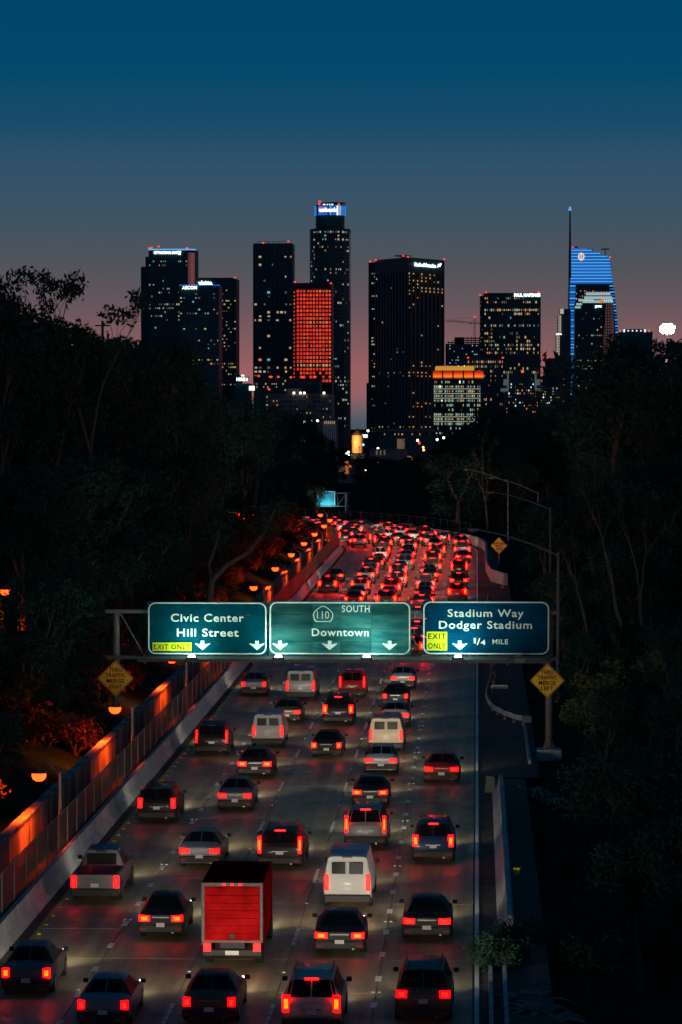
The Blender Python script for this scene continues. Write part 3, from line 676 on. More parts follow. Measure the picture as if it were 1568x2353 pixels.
def sedan(v=0):
    t = root('sedan')
    st = [(0,0.92,0.62,0.80,0.78,0.36),(0.10,1.0,0.68,0.88,0.86,0.26),(0.75,1.06,0.70,0.93,0.90,0.22),(1.45,1.42,0.56,0.96,0.91,0.2),(2.5,1.45,0.57,0.96,0.91,0.2),(3.35,1.0,0.72,0.93,0.91,0.2),(4.3,0.86,0.68,0.76,0.88,0.22),(4.65,0.66,0.56,0.58,0.72,0.3)]
    b, r = loft(st, 'body', PAINTS['silver'], t)
    skin(r, [(2,5,6),(2,6,7),(2,7,8),(2,8,9)], 'rear_window', t); skin(r, [(4,5,6),(4,6,7),(4,7,8),(4,8,9)], 'windscreen', t)
    for a, c in ((4,5),(9,10)): skin(r, [(2,a,c),(3,a,c),(4,a,c)], 'side_window', t)
    wheels(t, 1.82, (0.95,3.75)); lampset(t, *((0.64,0.80,0.44,0.22) if v == 0 else (0.72,0.80,0.26,0.30)), 0.02); rear_trim(t, 0.62, 0.98, 0.66, 0.0, v); finish(t, 1.82, 4.65, 1.45, 0.5, 1.12, 1.0, 3.2, 0.95); return t
def suv(v=0):
    t = root('suv')
    st = [(0,1.02,0.80,0.95,0.86,0.42),(0.06,1.12,0.83,1.03,0.93,0.34),(0.12,1.18,0.82,1.08,0.95,0.3),(0.42,1.72,0.68,1.10,0.96,0.28),(1.4,1.79,0.68,1.10,0.96,0.28),(2.9,1.76,0.68,1.08,0.96,0.28),(3.65,1.16,0.80,1.05,0.96,0.28),(4.5,1.04,0.76,0.92,0.93,0.3),(4.75,0.8,0.66,0.72,0.8,0.36)]
    b, r = loft(st, 'body', PAINTS['black'], t)
    skin(r, [(2,5,6),(2,6,7),(2,7,8),(2,8,9)], 'rear_window', t); skin(r, [(5,5,6),(5,6,7),(5,7,8),(5,8,9)], 'windscreen', t)
    for a, c in ((4,5),(9,10)): skin(r, [(3,a,c),(4,a,c),(5,a,c)], 'side_window', t)
    wheels(t, 1.95, (0.95,3.75), 0.37); lampset(t, *((0.80,1.02,0.24,0.50) if v == 0 else (0.73,1.0,0.38,0.24) if v == 1 else (0.84,1.12,0.14,0.74)), 0.02); rear_trim(t, 0.62, 1.1, 0.7, 0.0, v); finish(t, 1.95, 4.75, 1.79, 0.72, 1.70, 0.34, 3.3, 1.12, 0.8)
    for sx in (-1,1):
        mb = MB(); mb.tube([(sx*0.6,0.7,1.86),(sx*0.6,2.7,1.86)], 0.02, 6); obj('roof_rail', mb, M['plastic'], t)
    return t
def van():
    t = root('van')
    st = [(0,1.30,0.86,1.15,0.90,0.44),(0.05,1.4,0.88,1.25,0.97,0.36),(0.10,2.02,0.80,1.30,0.99,0.34),(0.3,2.10,0.80,1.30,0.99,0.32),(3.3,2.08,0.80,1.28,0.99,0.32),(4.35,1.28,0.82,1.15,0.98,0.32),(4.95,1.1,0.78,0.98,0.95,0.34),(5.15,0.85,0.7,0.8,0.84,0.4)]
    b, r = loft(st, 'body', PAINTS['white'], t)
    for sx in (-1,1):
        mb = MB(); mb.box(sx*0.36-0.28,sx*0.36+0.28,0.0,0.03,1.38,1.82,0.01); obj('rear_window', mb, M['glass'], t)
    skin(r, [(4,5,6),(4,6,7),(4,7,8),(4,8,9)], 'windscreen', t)
    for a, c in ((4,5),(9,10)): skin(r, [(4,a,c)], 'side_window', t)
    wheels(t, 2.0, (1.0,4.2), 0.36); lampset(t, 0.86, 1.05, 0.17, 0.62, 0.0); finish(t, 2.0, 5.15, 2.1, 0.78, 2.0, 0.06, 3.6, 1.3, 0.85); return t
def pickup():
    t = root('pickup_truck')
    st = [(2.2,1.25,0.75,1.12,0.94,0.4),(2.3,1.75,0.66,1.14,0.97,0.36),(3.5,1.80,0.66,1.14,0.97,0.36),(4.2,1.22,0.76,1.1,0.97,0.36),(5.3,1.1,0.74,0.98,0.95,0.38),(5.6,0.86,0.66,0.8,0.84,0.42)]
    b, r = loft(st, 'body', PAINTS['grey'], t)
    mb = MB(); w = 0.97
    mb.box(-w,-w+0.12,0,2.22,0.42,1.14,0.03); mb.box(w-0.12,w,0,2.22,0.42,1.14,0.03); mb.box(-w+0.12,w-0.12,0.0,2.22,0.42,0.62); mb.box(-w+0.12,w-0.12,0.02,0.1,0.62,1.12)
    obj('cargo_bed', mb, PAINTS['grey'], t)
    mb = MB(); mb.box(-0.6,0.6,2.17,2.19,1.2,1.62,0.02); obj('rear_window', mb, M['glass'], t)
    skin(r, [(2,5,6),(2,6,7),(2,7,8),(2,8,9)], 'windscreen', t)
    for a, c in ((4,5),(9,10)): skin(r, [(1,a,c),(2,a,c)], 'side_window', t)
    wheels(t, 2.0, (1.0,4.6), 0.4); lampset(t, 0.87, 0.86, 0.2, 0.44, -0.01); finish(t, 2.0, 5.6, 1.8, 0.66, 1.68, 2.16, 3.6, 1.2, 0.85); return t
def box_truck():
    t = root('box_truck')
    mb = MB(); mb.box(-1.15,1.15,0,4.9,0.95,3.2,0.05); obj('body', mb, M['truck_red'], t)
    mb = MB(); mb.box(-1.02,1.02,-0.03,-0.002,1.05,3.05); dr = obj('roller_door', mb, M['truck_red'], t)
    for k in range(7):
        mb = MB(); mb.box(-1.0,1.0,-0.065,-0.031,1.09+k*0.28,1.09+k*0.28+0.22); obj('slat', mb, M['truck_red'], dr)
    mb = MB()
    for q4 in ((-1.13,-1.03,0.97,3.18),(1.03,1.13,0.97,3.18),(-1.029,1.029,3.06,3.18),(-1.029,1.029,0.97,1.04)): mb.box(q4[0],q4[1],-0.04,-0.003,q4[2],q4[3])
    obj('door_frame', mb, M['galv'], t)
    mb = MB(); mb.box(-0.1,0.1,-0.09,-0.047,1.12,1.3,0.01); obj('latch', mb, M['plastic'], t)
    mb = MB(); mb.box(-0.25,0.25,-0.14,-0.121,0.52,0.68); obj('number_plate', mb, M['plate'], t)
    mb = MB(); mb.box(-0.45,0.45,0.1,6.9,0.55,0.94); mb.box(-1.1,1.1,-0.12,0.1,0.5,0.72,0.03); obj('chassis', mb, M['plastic'], t)
    mb = MB(); mb.prism([(-1,0.6),(1,0.6),(1,1.5),(0.88,2.2),(-0.88,2.2),(-1,1.5)], 5.1, 6.9); obj('cab', mb, PAINTS['white'], t)
    for sx in (-1,1):
        for yy in (1.2, 5.9):
            mb = MB(); x = sx*0.92; mb.tube([(x-0.14,0,0),(x+0.14,0,0)], 0.46, 16); obj('wheel', mb, M['tyre'], t, (0,yy,0.46))
        mb = MB(); mb.box(sx*0.92-0.14,sx*0.92+0.14,-0.16,-0.12,0.66,0.96); tl = obj('tail_light', mb, M['tail'], t)
        mb = MB(); mb.box(sx*0.92-0.06,sx*0.92+0.06,-0.175,-0.161,0.72,0.88); obj('bulb', mb, M['brake'], tl)
        mb = MB(); mb.box(sx*0.8-0.1,sx*0.8+0.1,6.9,6.95,0.75,0.92); obj('headlight', mb, M['headlens'], t)
    for dx in (-0.3,0,0.3):
        mb = MB(); mb.box(dx-0.05,dx+0.05,-0.07,-0.03,3.1,3.14); obj('marker_light', mb, M['tail'], t)
    lo = bpy.data.objects.new('headlight_beam', HL); COL.objects.link(lo); lo.parent = t; lo.location = (0,7.05,0.85); lo.rotation_euler = (R(81),0,0)
    return t
PROTO = {'sedan': [sedan(), sedan(1)], 'SUV': [suv(), suv(1), suv(2)], 'van': van(), 'pickup truck': pickup(), 'box truck': box_truck()}
index_kids()
NAMES = {'sedan':'car', 'SUV':'SUV', 'van':'van', 'pickup truck':'pickup', 'box truck':'truck'}
LX = [-15.2, -11.9, -8.5, -5.13, -1.78]
LN = ['along the left barrier', 'in the second lane', 'in the middle lane', 'in the fourth lane', 'in the exit lane']
def fr(a, b2, st, j=0.8):
    r = []; s = a
    while s < b2: r.append(s+rnd.uniform(-j, j)); s += st
    return r
near = [[103,122,145,172,206],
        [98,114,131,149,162,176,189,203],
        [98.5,108.5,131,171,188,205],
        [97,111,121,137,151,164,174,187,199,211],
        [99,114,133,160]]
far = [[312,330,404]+[], fr(292,392,8.6), fr(290,392,7.7), fr(236,392,7.9), [300,318,341,368,384]]
bend = [fr(410,470,9.5), fr(398,480,8.5), fr(398,490,8.5), fr(398,500,8.2), fr(400,505,9)]
fixed = {(2,0,1): ('box truck','red'), (3,0,2): ('van','white'), (3,0,0): ('SUV','cream'), (3,0,6): ('van','cream'), (1,0,5): ('van','white'), (1,0,0): ('sedan','silver'), (2,0,3): ('sedan','black'), (0,0,1): ('pickup truck','grey'), (4,0,0): ('SUV','bronze'), (4,0,1): ('sedan','black'), (3,0,1): ('sedan','black')}
used = set()
for ln in range(5):
    for sec, (lst, where) in enumerate(((near[ln], 'before the gantry'), (far[ln], 'beyond the gantry'), (bend[ln], 'on the bend'))):
        for i, s in enumerate(sorted(lst)):
            if (ln, sec, i) in fixed: ty, co = fixed[(ln, sec, i)]
            else:
                ty = rnd.choice(['sedan']*8+['SUV']*8+['van']*1+['pickup truck']*2)
                co = rnd.choice(['white','silver','grey','grey','grey','black','black','black','black','blue','bronze','red'])
            src = PROTO[ty]; src = rnd.choice(src) if isinstance(src, list) else src; o = src if src.name not in used else copy_tree(src); used.add(src.name)
            kx, kz = rnd.uniform(0.95,1.05), rnd.uniform(0.94,1.05); o.scale = (kx, rnd.uniform(0.93,1.04), kz)
            d = LX[ln]+rnd.uniform(-0.22,0.22); p, a = path(d, s, 0.0); o.location = p; o.rotation_euler = (math.atan(0.0085), 0, a+rnd.uniform(-0.012,0.012))
            short = {0:'', 1:'', 2:''}
            o['label'] = '%s %s with lit tail lights, %s %s %s' % (co, ty, ordw[i], LN[ln], where)
            if len(o['label'].split()) > 16: o['label'] = '%s %s, %s %s %s' % (co, ty, ordw[i], LN[ln], where)
            o['category'] = NAMES[ty]
            braking = rnd.random() < (0.45 if sec == 0 else 0.8)
            o['_c'] = co; o['_b'] = (2 if sec else 1) if braking else 0
index_kids()
def setm(o, m):
    o.material_slots[0].link = 'OBJECT'; o.material_slots[0].material = m
for o in list(bpy.data.objects):
    if '_c' in o:
        for ch in KIDS.get(o.name, []):
            nm = ch.name.split('.')[0]
            if nm in ('body','cargo_bed') and ch.material_slots[0].material != M['truck_red']: setm(ch, PAINTS[o['_c']])
            if nm == 'high_brake_light' and not o['_b']: setm(ch, M['plastic'])
            if nm == 'tail_light':
                if o['_b'] == 2: setm(ch, M['tail_bright'])
                elif not o['_b'] and len(o.name) % 2: setm(ch, M['tail_soft'])
                for g in KIDS.get(ch.name, []):
                    if not o['_b']: setm(g, M['dimtail'])
        del o['_c']; del o['_b']

# ------------------------------------------------------------------ vegetation
def limb(mb, p, d, L, r, depth, rr, tips, bend_=0.25, split=(2,3), n=6):
    pts = [p]; rad = [r]; q = p.copy(); dd = d.copy()
    for k in range(4):
        dd = (dd+Vector((rr.uniform(-1,1), rr.uniform(-1,1), rr.uniform(-0.3,0.6)))*bend_).normalized()
        q = q+dd*(L/4); pts.append(q.copy()); rad.append(r*(1-0.11*(k+1)))
    mb.tube(pts, rad, n, cap=False)
    if depth == 0: tips.append((q, dd)); return
    for k in range(rr.randint(*split)):
        nd = (dd+Vector((rr.uniform(-1,1), rr.uniform(-1,1), rr.uniform(-0.2,0.7)))*0.75).normalized()
        limb(mb, q, nd, L*rr.uniform(0.55,0.8), rad[-1]*0.72, depth-1, rr, tips, bend_, split, max(4, n-1))
    if rr.random() < 0.6: tips.append((pts[3], dd))
def leaves(mb, c, rx, rz, n, size, rr, droop=0.0):
    for _ in range(n):
        while True:
            v = Vector((rr.uniform(-1,1), rr.uniform(-1,1), rr.uniform(-1,1)))
            if v.length <= 1: break
        v = v*(0.55+0.45*rr.random())
        p = c+Vector((v.x*rx, v.y*rx, v.z*rz))
        a = Vector((rr.gauss(0,1), rr.gauss(0,1), rr.gauss(0,0.8)-droop)).normalized(); b2 = a.orthogonal().normalized()
        b2 = (Matrix.Rotation(rr.uniform(0,6.28), 3, a) @ b2)
        s = size*rr.uniform(0.6,1.3)
        mb.add([p-a*s, p+b2*s*0.38, p+a*s, p-b2*s*0.38], [(0,1,2,3)])
def make_tree(name, seed, kind, leafm, barkm):
    "unit tree: ten metres tall"
    rr = random.Random(seed); t = thing(name, 'x', 'tree')
    tb = MB(); tips = []; H = 10.0
    if kind == 'bushy':
        limb(tb, Vector((0,0,-0.5)), Vector((rr.uniform(-.1,.1),0,1)), 3.6, 0.26, 2, rr, tips, 0.15, (3,4), 8)
    elif kind == 'open':
        limb(tb, Vector((0,0,-0.5)), Vector((0.12,0,1)), 4.6, 0.2, 3, rr, tips, 0.22, (2,3), 8)
    elif kind == 'bare':
        limb(tb, Vector((0,0,-0.5)), Vector((0.05,0,1)), 3.4, 0.17, 4, rr, tips, 0.26, (2,3), 7)
    zmax = max(p.z for p, _ in tips)
    tr = obj('trunk', tb, barkm, t, smooth=True)
    cb = MB()
    if kind == 'bushy':
        for p, d in tips: leaves(cb, p+d*0.2, 1.15, 0.85, 110, 0.17, rr)
        for k in range(26):
            a = rr.uniform(0,6.28); r0 = 2.6*math.sqrt(rr.random()); z = rr.uniform(1.6, zmax-0.2)
            leaves(cb, Vector((r0*math.cos(a), r0*math.sin(a), z)), 1.1, 0.9, 95, 0.17, rr)
    elif kind == 'open':
        for p, d in tips: leaves(cb, p, 0.62, 0.42, 60, 0.13, rr, 0.6)
    elif kind == 'bare':
        for p, d in tips:
            if rr.random() < 0.35: leaves(cb, p, 0.5, 0.4, 14, 0.1, rr, 0.4)
    zz = max(v[2] for v in cb.v); k = H/zz
    cr = obj('crown', cb, leafm, t)
    for o in (tr, cr): o.data.transform(Matrix.Scale(k, 4))
    return t
def make_bush(name, seed, leafm, R_=1.0, n=900, size=0.1):
    rr = random.Random(seed); t = thing(name, 'x', 'bush'); mb = MB()
    for k in range(14):
        a = rr.uniform(0,6.28); r0 = 0.7*math.sqrt(rr.random()); leaves(mb, Vector((r0*math.cos(a), r0*math.sin(a), rr.uniform(0.15,0.9))), 0.45, 0.35, n//14, size, rr)
    obj('foliage', mb, leafm, t)
    mb = MB(); tips = []
    for k in range(4): limb(mb, Vector((0,0,-0.3)), Vector((rr.uniform(-.6,.6),rr.uniform(-.6,.6),1)).normalized(), 0.8, 0.04, 0, rr, tips)
    obj('stems', mb, M['bark'], t); return t
TR = {'bushy': [make_tree('broadleaf_tree', 11+i, 'bushy', M['leaf'] if i != 1 else M['leaf2'], M['bark']) for i in range(4)],
      'open': [make_tree('eucalyptus_tree', 31+i, 'open', M['leaf2'], M['pale_bark']) for i in range(3)],
      'bare': [make_tree('bare_tree', 51+i, 'bare', M['leaf2'], M['pale_bark']) for i in range(3)]}
BU = [make_bush('bush', 71+i, M['leaf2'] if i == 0 else M['leaf']) for i in range(3)]
index_kids(); used = set()
def place(src, x, y, z, h, label, group, rz=None, wide=1.0, unit=10.0):
    o = src if src.name not in used else copy_tree(src); used.add(src.name)
    k = h/unit; o.location = (x, y, z); o.scale = (k*wide, k*wide, k); o.rotation_euler = (0, 0, rnd.uniform(0,6.28) if rz is None else rz)
    o['label'] = label; o['group'] = group; return o
def by_top(kind, xs, ytop, Y, label, group, wide=1.0, clear=3.5, var=None, rz=None):
    if xs < 75 and Y < 199 and kind == 'bushy': ytop = max(ytop, 1440)
    p = P(xs, ytop, Y); d = road_d(p.x, Y)
    if -19.9-clear < d < clear+1.5: return None
    g = ground(p.x, Y)-0.3; h = p.z-g
    if h < 2.0: return None
    src = rnd.choice(TR[kind]) if var is None else TR[kind][var]
    return place(src, p.x, Y, g, h, label, group, rz, wide)
def interp(c, x):
    if x <= c[0][0]: return c[0][1]
    for (a, b2), (c2, d) in zip(c[:-1], c[1:]):
        if a <= x <= c2: return b2+(d-b2)*(x-a)/(c2-a)
    return c[-1][1]
LC = [(-60,640),(0,665),(30,700),(75,716),(110,722),(150,732),(190,754),(215,772),(240,778),(300,772),(330,768),(370,760),(410,766),(432,785),(450,830),(480,872),(500,895),(560,905),(590,918),(620,912),(660,935),(720,945),(745,965),(770,990),(790,1030)]
def lowest(c, x, w, sl):
    return max(interp(c, x), max(interp(c, x+k*w/4)-sl*abs(k)*w/4 for k in range(-4, 5)))
gl = 'dark bushy tree on the wooded left hillside'
x = -40
while x < 800:
    yf = 7027*19/(1097-x); yt = interp(LC, x)
    yt = lowest(LC, x, 60, 0.7); by_top('bushy', x, yt+rnd.uniform(-2,12), min(yf*2.0, 640), 'tree along the dark top edge of the left hillside', 'dense trees on the left hillside', 0.62+0.2*rnd.random()); x += 24
for kf, fr_, gl in ((1.62,0.30,'dark tree high on the left hillside just under its top edge'),(1.36,0.52,'dark tree halfway up the wooded left hillside'),(1.17,0.74,'dark tree low on the left slope right behind the walkway lamps')):
    x = -50+rnd.uniform(0,20)
    while x < 800:
        yf = 7027*19/(1097-x); yt = lowest(LC, x, 90, 0.6); yb = 900+7027*18.2/yf*1.0
        Y = yf*kf*rnd.uniform(0.95,1.05)
        by_top('bushy', x, yt+(yb-yt)*fr_+rnd.uniform(-20,20), Y, gl, 'dense trees on the left hillside', 0.8+0.3*rnd.random(), 2.2)
        x += 42
# skyline specials, left
by_top('open', 158, 613, 262, 'tall open eucalyptus with clumped leaves against the sky, left', 'open skyline trees', 0.85, var=0, rz=2.6)
by_top('open', 120, 650, 255, 'open eucalyptus with thinner crown beside the tallest left one', 'open skyline trees', 0.7, var=1, rz=1.0)
by_top('bushy', 8, 640, 250, 'dark pointed tree at the left edge of the skyline', 'open skyline trees', 0.5)
by_top('open', 262, 740, 300, 'low feathery tree on the skyline between eucalyptus and first tower', 'open skyline trees', 1.3, var=2)
for i_ in (): pass
for xx, yt, Y, l_ in ((405,1095,265,'forked bare tree left of centre on the left slope'), (515,1090,300,'slim bare tree rising above the left end of the middle sign'), (120,1180,190,'thin bare tree above the lamps on the far left')):
    by_top('bare', xx, yt, Y, l_, 'pale bare trees on the left slope', 0.6, 1.5)
# leaning pale trunk near the lamps
lt = thing('leaning_tree', 'pale leaning trunk rising right above the green Civic Center sign', 'tree'); mb = MB()
q = [P(470,1400,236), P(487,1335,238), P(520,1300,240), P(570,1270,243), P(610,1220,246), P(632,1170,248)]
q[0].z = ground(q[0].x, q[0].y)-0.3
mb.tube(q, [0.28,0.24,0.2,0.17,0.13,0.08], 8); mb.tube([q[1], P(480,1300,240), P(500,1240,243), P(512,1190,246)], [0.16,0.13,0.1,0.06], 7); obj('trunk', mb, M['pale_bark'], lt, smooth=True)
mb = MB(); rr = random.Random(5)
for p in (q[4], q[5], P(512,1190,246), P(500,1225,243)): leaves(mb, p, 1.6, 1.2, 260, 0.16, rr)
obj('crown', mb, M['leaf2'], lt)
by_top('open', 735, 1120, 470, 'loose tree partly covering the far teal sign', 'far sign tree', 0.7, 1.0)
# utility pole on the skyline
up = P(236,737,330); ut = thing('utility_pole', 'short dark utility pole on the left skyline', 'pole', (up.x,330,ground(up.x,330)))
mb = MB(); h = up.z-ut.location.z; mb.tube([(0,0,0),(0,0,h)], [0.18,0.14], 8); mb.box(-0.8,0.8,-0.05,0.05,h-0.6,h-0.45); obj('pole', mb, M['bark'], ut)
DB = [make_bush('bush', 91+i, M['leaf_dry'], n=1100, size=0.085) for i in range(2)]; index_kids()
# bushes lit by the walkway lamps
for i, s in enumerate(lampY):
    for k in range(6):
        yy = s+rnd.uniform(-3,13); xx = -21.6-rnd.uniform(0,2.4)-(3.2 if k > 2 else 0)
        if road_d(xx, yy) > -21.2: xx, yy = path(-22, yy)[0].xy
        place(rnd.choice(DB), xx, yy, ground(xx, yy)+rnd.uniform(0.0,0.9), rnd.uniform(1.2,2.3)*(1.7 if k > 2 else 1), 'leafy shrub lit orange by the walkway lamps', 'shrubs behind the walkway wall', unit=1.25)
# right side
RCN = [(985,1030),(1000,1015),(1030,1008),(1060,988),(1085,950),(1110,938),(1150,930),(1200,940),(1250,930),(1300,925),(1340,916),(1380,896),(1400,860),(1430,840),(1500,850),(1530,850),(1545,800),(1568,785),(1640,770)]
grr = 'dark bushy tree on the wooded right hillside'
x = 1000
while x < 1640:
    yt = interp(RCN, x); Y = 640-(x-1000)*0.4 if x < 1180 else max(330, 570-(x-1180)*0.62)
    yt = lowest(RCN, x, 60, 0.7); by_top('bushy', x, yt+rnd.uniform(-2,12), Y, 'tree along the dark top edge of the right hillside', 'dense trees on the right hillside', 0.65+0.2*rnd.random(), 2); x += 22
by_top('bushy', 1446, 764, 360, 'large round-topped tree in front of the tall blue-lit tower', 'round skyline trees', 1.15, var=0)
by_top('bushy', 1478, 772, 365, 'right half of the round-topped clump under the white floodlight', 'round skyline trees', 1.0, var=2)
by_top('open', 1543, 775, 350, 'loose tree under the white floodlight at the right edge', 'round skyline trees', 1.2)
for Y, f0, x0 in ((300,0.2,1260),(240,0.35,1300),(200,0.5,1330),(168,0.62,1390),(145,0.76,1420),(125,0.9,1480)):
    x = x0
    while x < 1640:
        yt = interp(RCN, x); by_top('bushy', x+rnd.uniform(-8,8), yt+(2000-yt)*f0+rnd.uniform(-25,25), Y*rnd.uniform(0.96,1.04), grr, 'dense trees on the right hillside', 0.85+0.3*rnd.random(), 3.6); x += 52
# behind the bend
for Y, y0, y1 in ((505,1120,1150),(530,1085,1120),(560,1058,1085),(600,1040,1062)):
    x = 835
    while x < 1180:
        by_top('bushy', x, rnd.uniform(y0,y1), Y*rnd.uniform(0.98,1.02), 'dark tree on the slope behind the far bend', 'trees behind the far bend', 1.0+0.3*rnd.random(), 1.5); x += 34
for Y, y0, y1 in ((720,1050,1075),(850,1045,1060),(1000,1040,1052)):
    x = 690
    while x < 1120:
        if not (770 < x < 850 and Y > 700) and not (845 < x < 940 and Y > 800): by_top('bushy', x, rnd.uniform(y0,y1), Y, 'far dark tree in the hollow between the two hillsides', 'far trees in the hollow', 1.3, 1.5)
        x += 24
for xx in range(1050, 1260, 34): by_top('bushy', xx, rnd.uniform(1000,1090), rnd.uniform(440,480), 'dark tree on the slope behind the far bend', 'trees behind the far bend', 1.1, 1.5)
for xx, yt, Y, l_ in ((1120,960,430,'pale branching bare tree above the small yellow diamond sign'), (1452,1020,232,'tall bare pale tree, the leftmost pair above the lit shrubs right'), (1500,1060,222,'bare tree with long fine twigs at the right edge'), (1380,1180,215,'low bare tree with arching branches right of the gantry')):
    by_top('bare', xx, yt, Y, l_, 'pale bare trees on the right slope', 0.6, 2.0)
lb_ = make_bush('bush', 79, M['leaf3']); index_kids()
for xx, yy, Y, h in ((1470,1500,205,3.4),(1440,1545,200,3),(1505,1450,215,4),(1380,1560,196,2.6),(1540,1520,200,3.6),(1330,1620,190,2.2),(1300,1780,160,1.6),(1450,1700,172,2.6),(1400,1640,180,2.4),(1520,1640,176,3),(1350,1800,150,2),(1500,1830,148,2.4),(1300,1900,134,1.8),(1400,1960,128,2.2),(1520,1990,124,2.4),(1250,2080,115,1.6),(1350,2150,112,2),(1480,2200,108,2.2)):
    p = P(xx, yy, Y); place(lb_ if yy < 1660 else rnd.choice(BU), p.x, Y, ground(p.x, Y)-0.1, h, 'shrub with painted-in light on the right slope beyond the column' if yy < 1660 else 'dark shrub on the lower right embankment', 'shrubs on the right embankment', unit=1.25)
# ferns and grasses by the right shoulder
def make_fern(seed, m, n=16, L=0.9):
    rr = random.Random(seed); t = thing('fern', 'x', 'plant'); mb = MB()
    for k in range(n):
        a = rr.uniform(0,6.28); up_ = rr.uniform(0.5,1.1); pts = []
        for j in range(7):
            u = j/6; pts.append(Vector((math.cos(a)*u*L*0.8, math.sin(a)*u*L*0.8, L*up_*(u-0.55*u*u*1.5))))
        side = Vector((-math.sin(a), math.cos(a), 0))
        for j in range(1, 7):
            w = 0.16*(1-j/7.5)*L
            for sd in (-1,1):
                p = pts[j]; dr = (pts[j]-pts[j-1]).normalized()
                mb.add([pts[j-1], p, p+side*sd*w+dr*0.04, pts[j-1]+side*sd*w*1.1], [(0,1,2,3)] if sd > 0 else [(3,2,1,0)])
    obj('fronds', mb, m, t); return t
ferns = [make_fern(5+i, M['fern']) for i in range(2)]; plume = make_fern(9, mat('plume_pink', (0.32,0.16,0.14), 0.8, var=0.3, scale=4), 22, 1.0)
index_kids()
for xx, yy, Y in ((1190,1800,160),(1210,1806,159),(1232,1808,158.5),(1255,1812,158),(1275,1816,157),(1300,1822,156),(1318,1828,155),(1400,1800,160),(1425,1790,162),(1500,1790,162)):
    p = P(xx, yy, Y); g = ground(p.x, Y); z = max(g-0.1, min(p.z, g+1.0))
    place(rnd.choice(ferns), p.x, Y, g-0.05, rnd.uniform(1.1,1.8), 'pale green fern in the row lit beyond the roadside barrier end', 'ferns on the right embankment', unit=1.0)
for xx, yy, Y, h in ((1128,2190,111,1.2),(1137,2215,109.5,1.3),(1122,2225,109,1.0),(1160,2175,112,1.4),(1175,2200,110,1.2)):
    p = P(xx, yy, Y); place(BU[0] if xx < 1150 else BU[1], p.x, Y, 0.0085*Y-0.05, h, 'scruffy grey-green bush growing between barrier end and curbs', 'bushes at the shoulder', unit=1.25)
for xx, yy, Y in ((1222,2250,104),(1240,2290,102),(1255,2330,100)):
    p = P(xx, yy, Y); place(plume, p.x, Y, ground(p.x, Y)-0.1, 1.9, 'pinkish plume grass at the lower right of the shoulder', 'plume grasses', unit=1.0)
ub = MB(); rr = random.Random(3)
for k in range(900):
    Y = rr.uniform(165, 330); d = rr.uniform(3.6, 9.5)
    leaves(ub, Vector((d, Y, ground(d, Y)+0.15)), 0.6, 0.3, 7, 0.13, rr)
for k in range(700):
    s = rr.uniform(400, 520); d = rr.uniform(2.6, 14); p, _ = path(d, s)
    leaves(ub, Vector((p.x, p.y, ground(p.x, p.y)+0.4)), 1.0, 0.6, 10, 0.2, rr)
obj('undergrowth', ub, M['leaf2'], kind='stuff')

# ------------------------------------------------------------------ the skyline
WM = {'warm': glow('window_warm', (1,0.68,0.32), 0.5), 'cool': glow('window_cool', (0.66,0.9,0.74), 0.42), 'dim': glow('window_dim', (0.8,0.6,0.36), 0.13),
      'orange': glow('window_orange', (1,0.30,0.07), 0.7), 'cyan': glow('window_cyan', (0.1,0.7,0.85), 0.6), 'redlit': glow('window_red', (1,0.045,0.025), 0.7),  # reds: sunset mirrored in tower glass, painted as a glow
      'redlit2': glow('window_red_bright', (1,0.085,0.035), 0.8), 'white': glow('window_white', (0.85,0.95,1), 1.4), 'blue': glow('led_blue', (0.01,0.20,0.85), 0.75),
      'bluel': glow('led_pale_blue', (0.12,0.48,1.0), 0.9), 'beacon': glow('beacon_red', (1,0.05,0.02), 1.6), 'crownw': glow('crown_white', (0.55,0.8,0.85), 0.55),
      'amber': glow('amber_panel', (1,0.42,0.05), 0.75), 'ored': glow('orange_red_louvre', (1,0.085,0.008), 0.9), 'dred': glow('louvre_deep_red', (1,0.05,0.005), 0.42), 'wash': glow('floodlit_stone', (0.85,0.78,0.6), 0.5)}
WM['sign'] = glow('sign_white_light', (0.92,0.96,1), 2.5); WM['signw'] = glow('sign_warm_light', (1,0.86,0.72), 2.2); WM['signr'] = glow('sign_red_light', (1,0.02,0.05), 1.2)
T = {'dark': mat('tower_dark', (0.012,0.10,0.11), 0.5, spec=0.25, var=0.3, scale=0.05), 'blue': mat('tower_blue_glass', (0.012,0.11,0.14), 0.4, spec=0.3, var=0.3, scale=0.05),
     'red': mat('tower_red_granite', (0.13,0.035,0.03), 0.5), 'bronze': mat('tower_bronze_glass', (0.85,0.5,0.42), 0.2, metal=0.9), 'stone': mat('tower_stone', (0.22,0.2,0.19), 0.7, var=0.2, scale=0.1),
     'rib': mat('tower_rib', (0.10,0.055,0.05), 0.45), 'white': mat('tower_white', (0.4,0.42,0.42), 0.6), 'band': mat('tower_band', (0.03,0.12,0.13), 0.4)}
UB = {}
for k, m in WM.items():
    q = MB(); q.box(-0.5,0.5,-0.5,0.5,-0.5,0.5); UB[k] = q.mesh('window', m)
def unit_box(name, key, parent, c, s, rz=0):
    o = obj(name, UB[key], parent=parent, loc=c); o.scale = s; o.rotation_euler = (0,0,rz); return o
ZB = -15.0
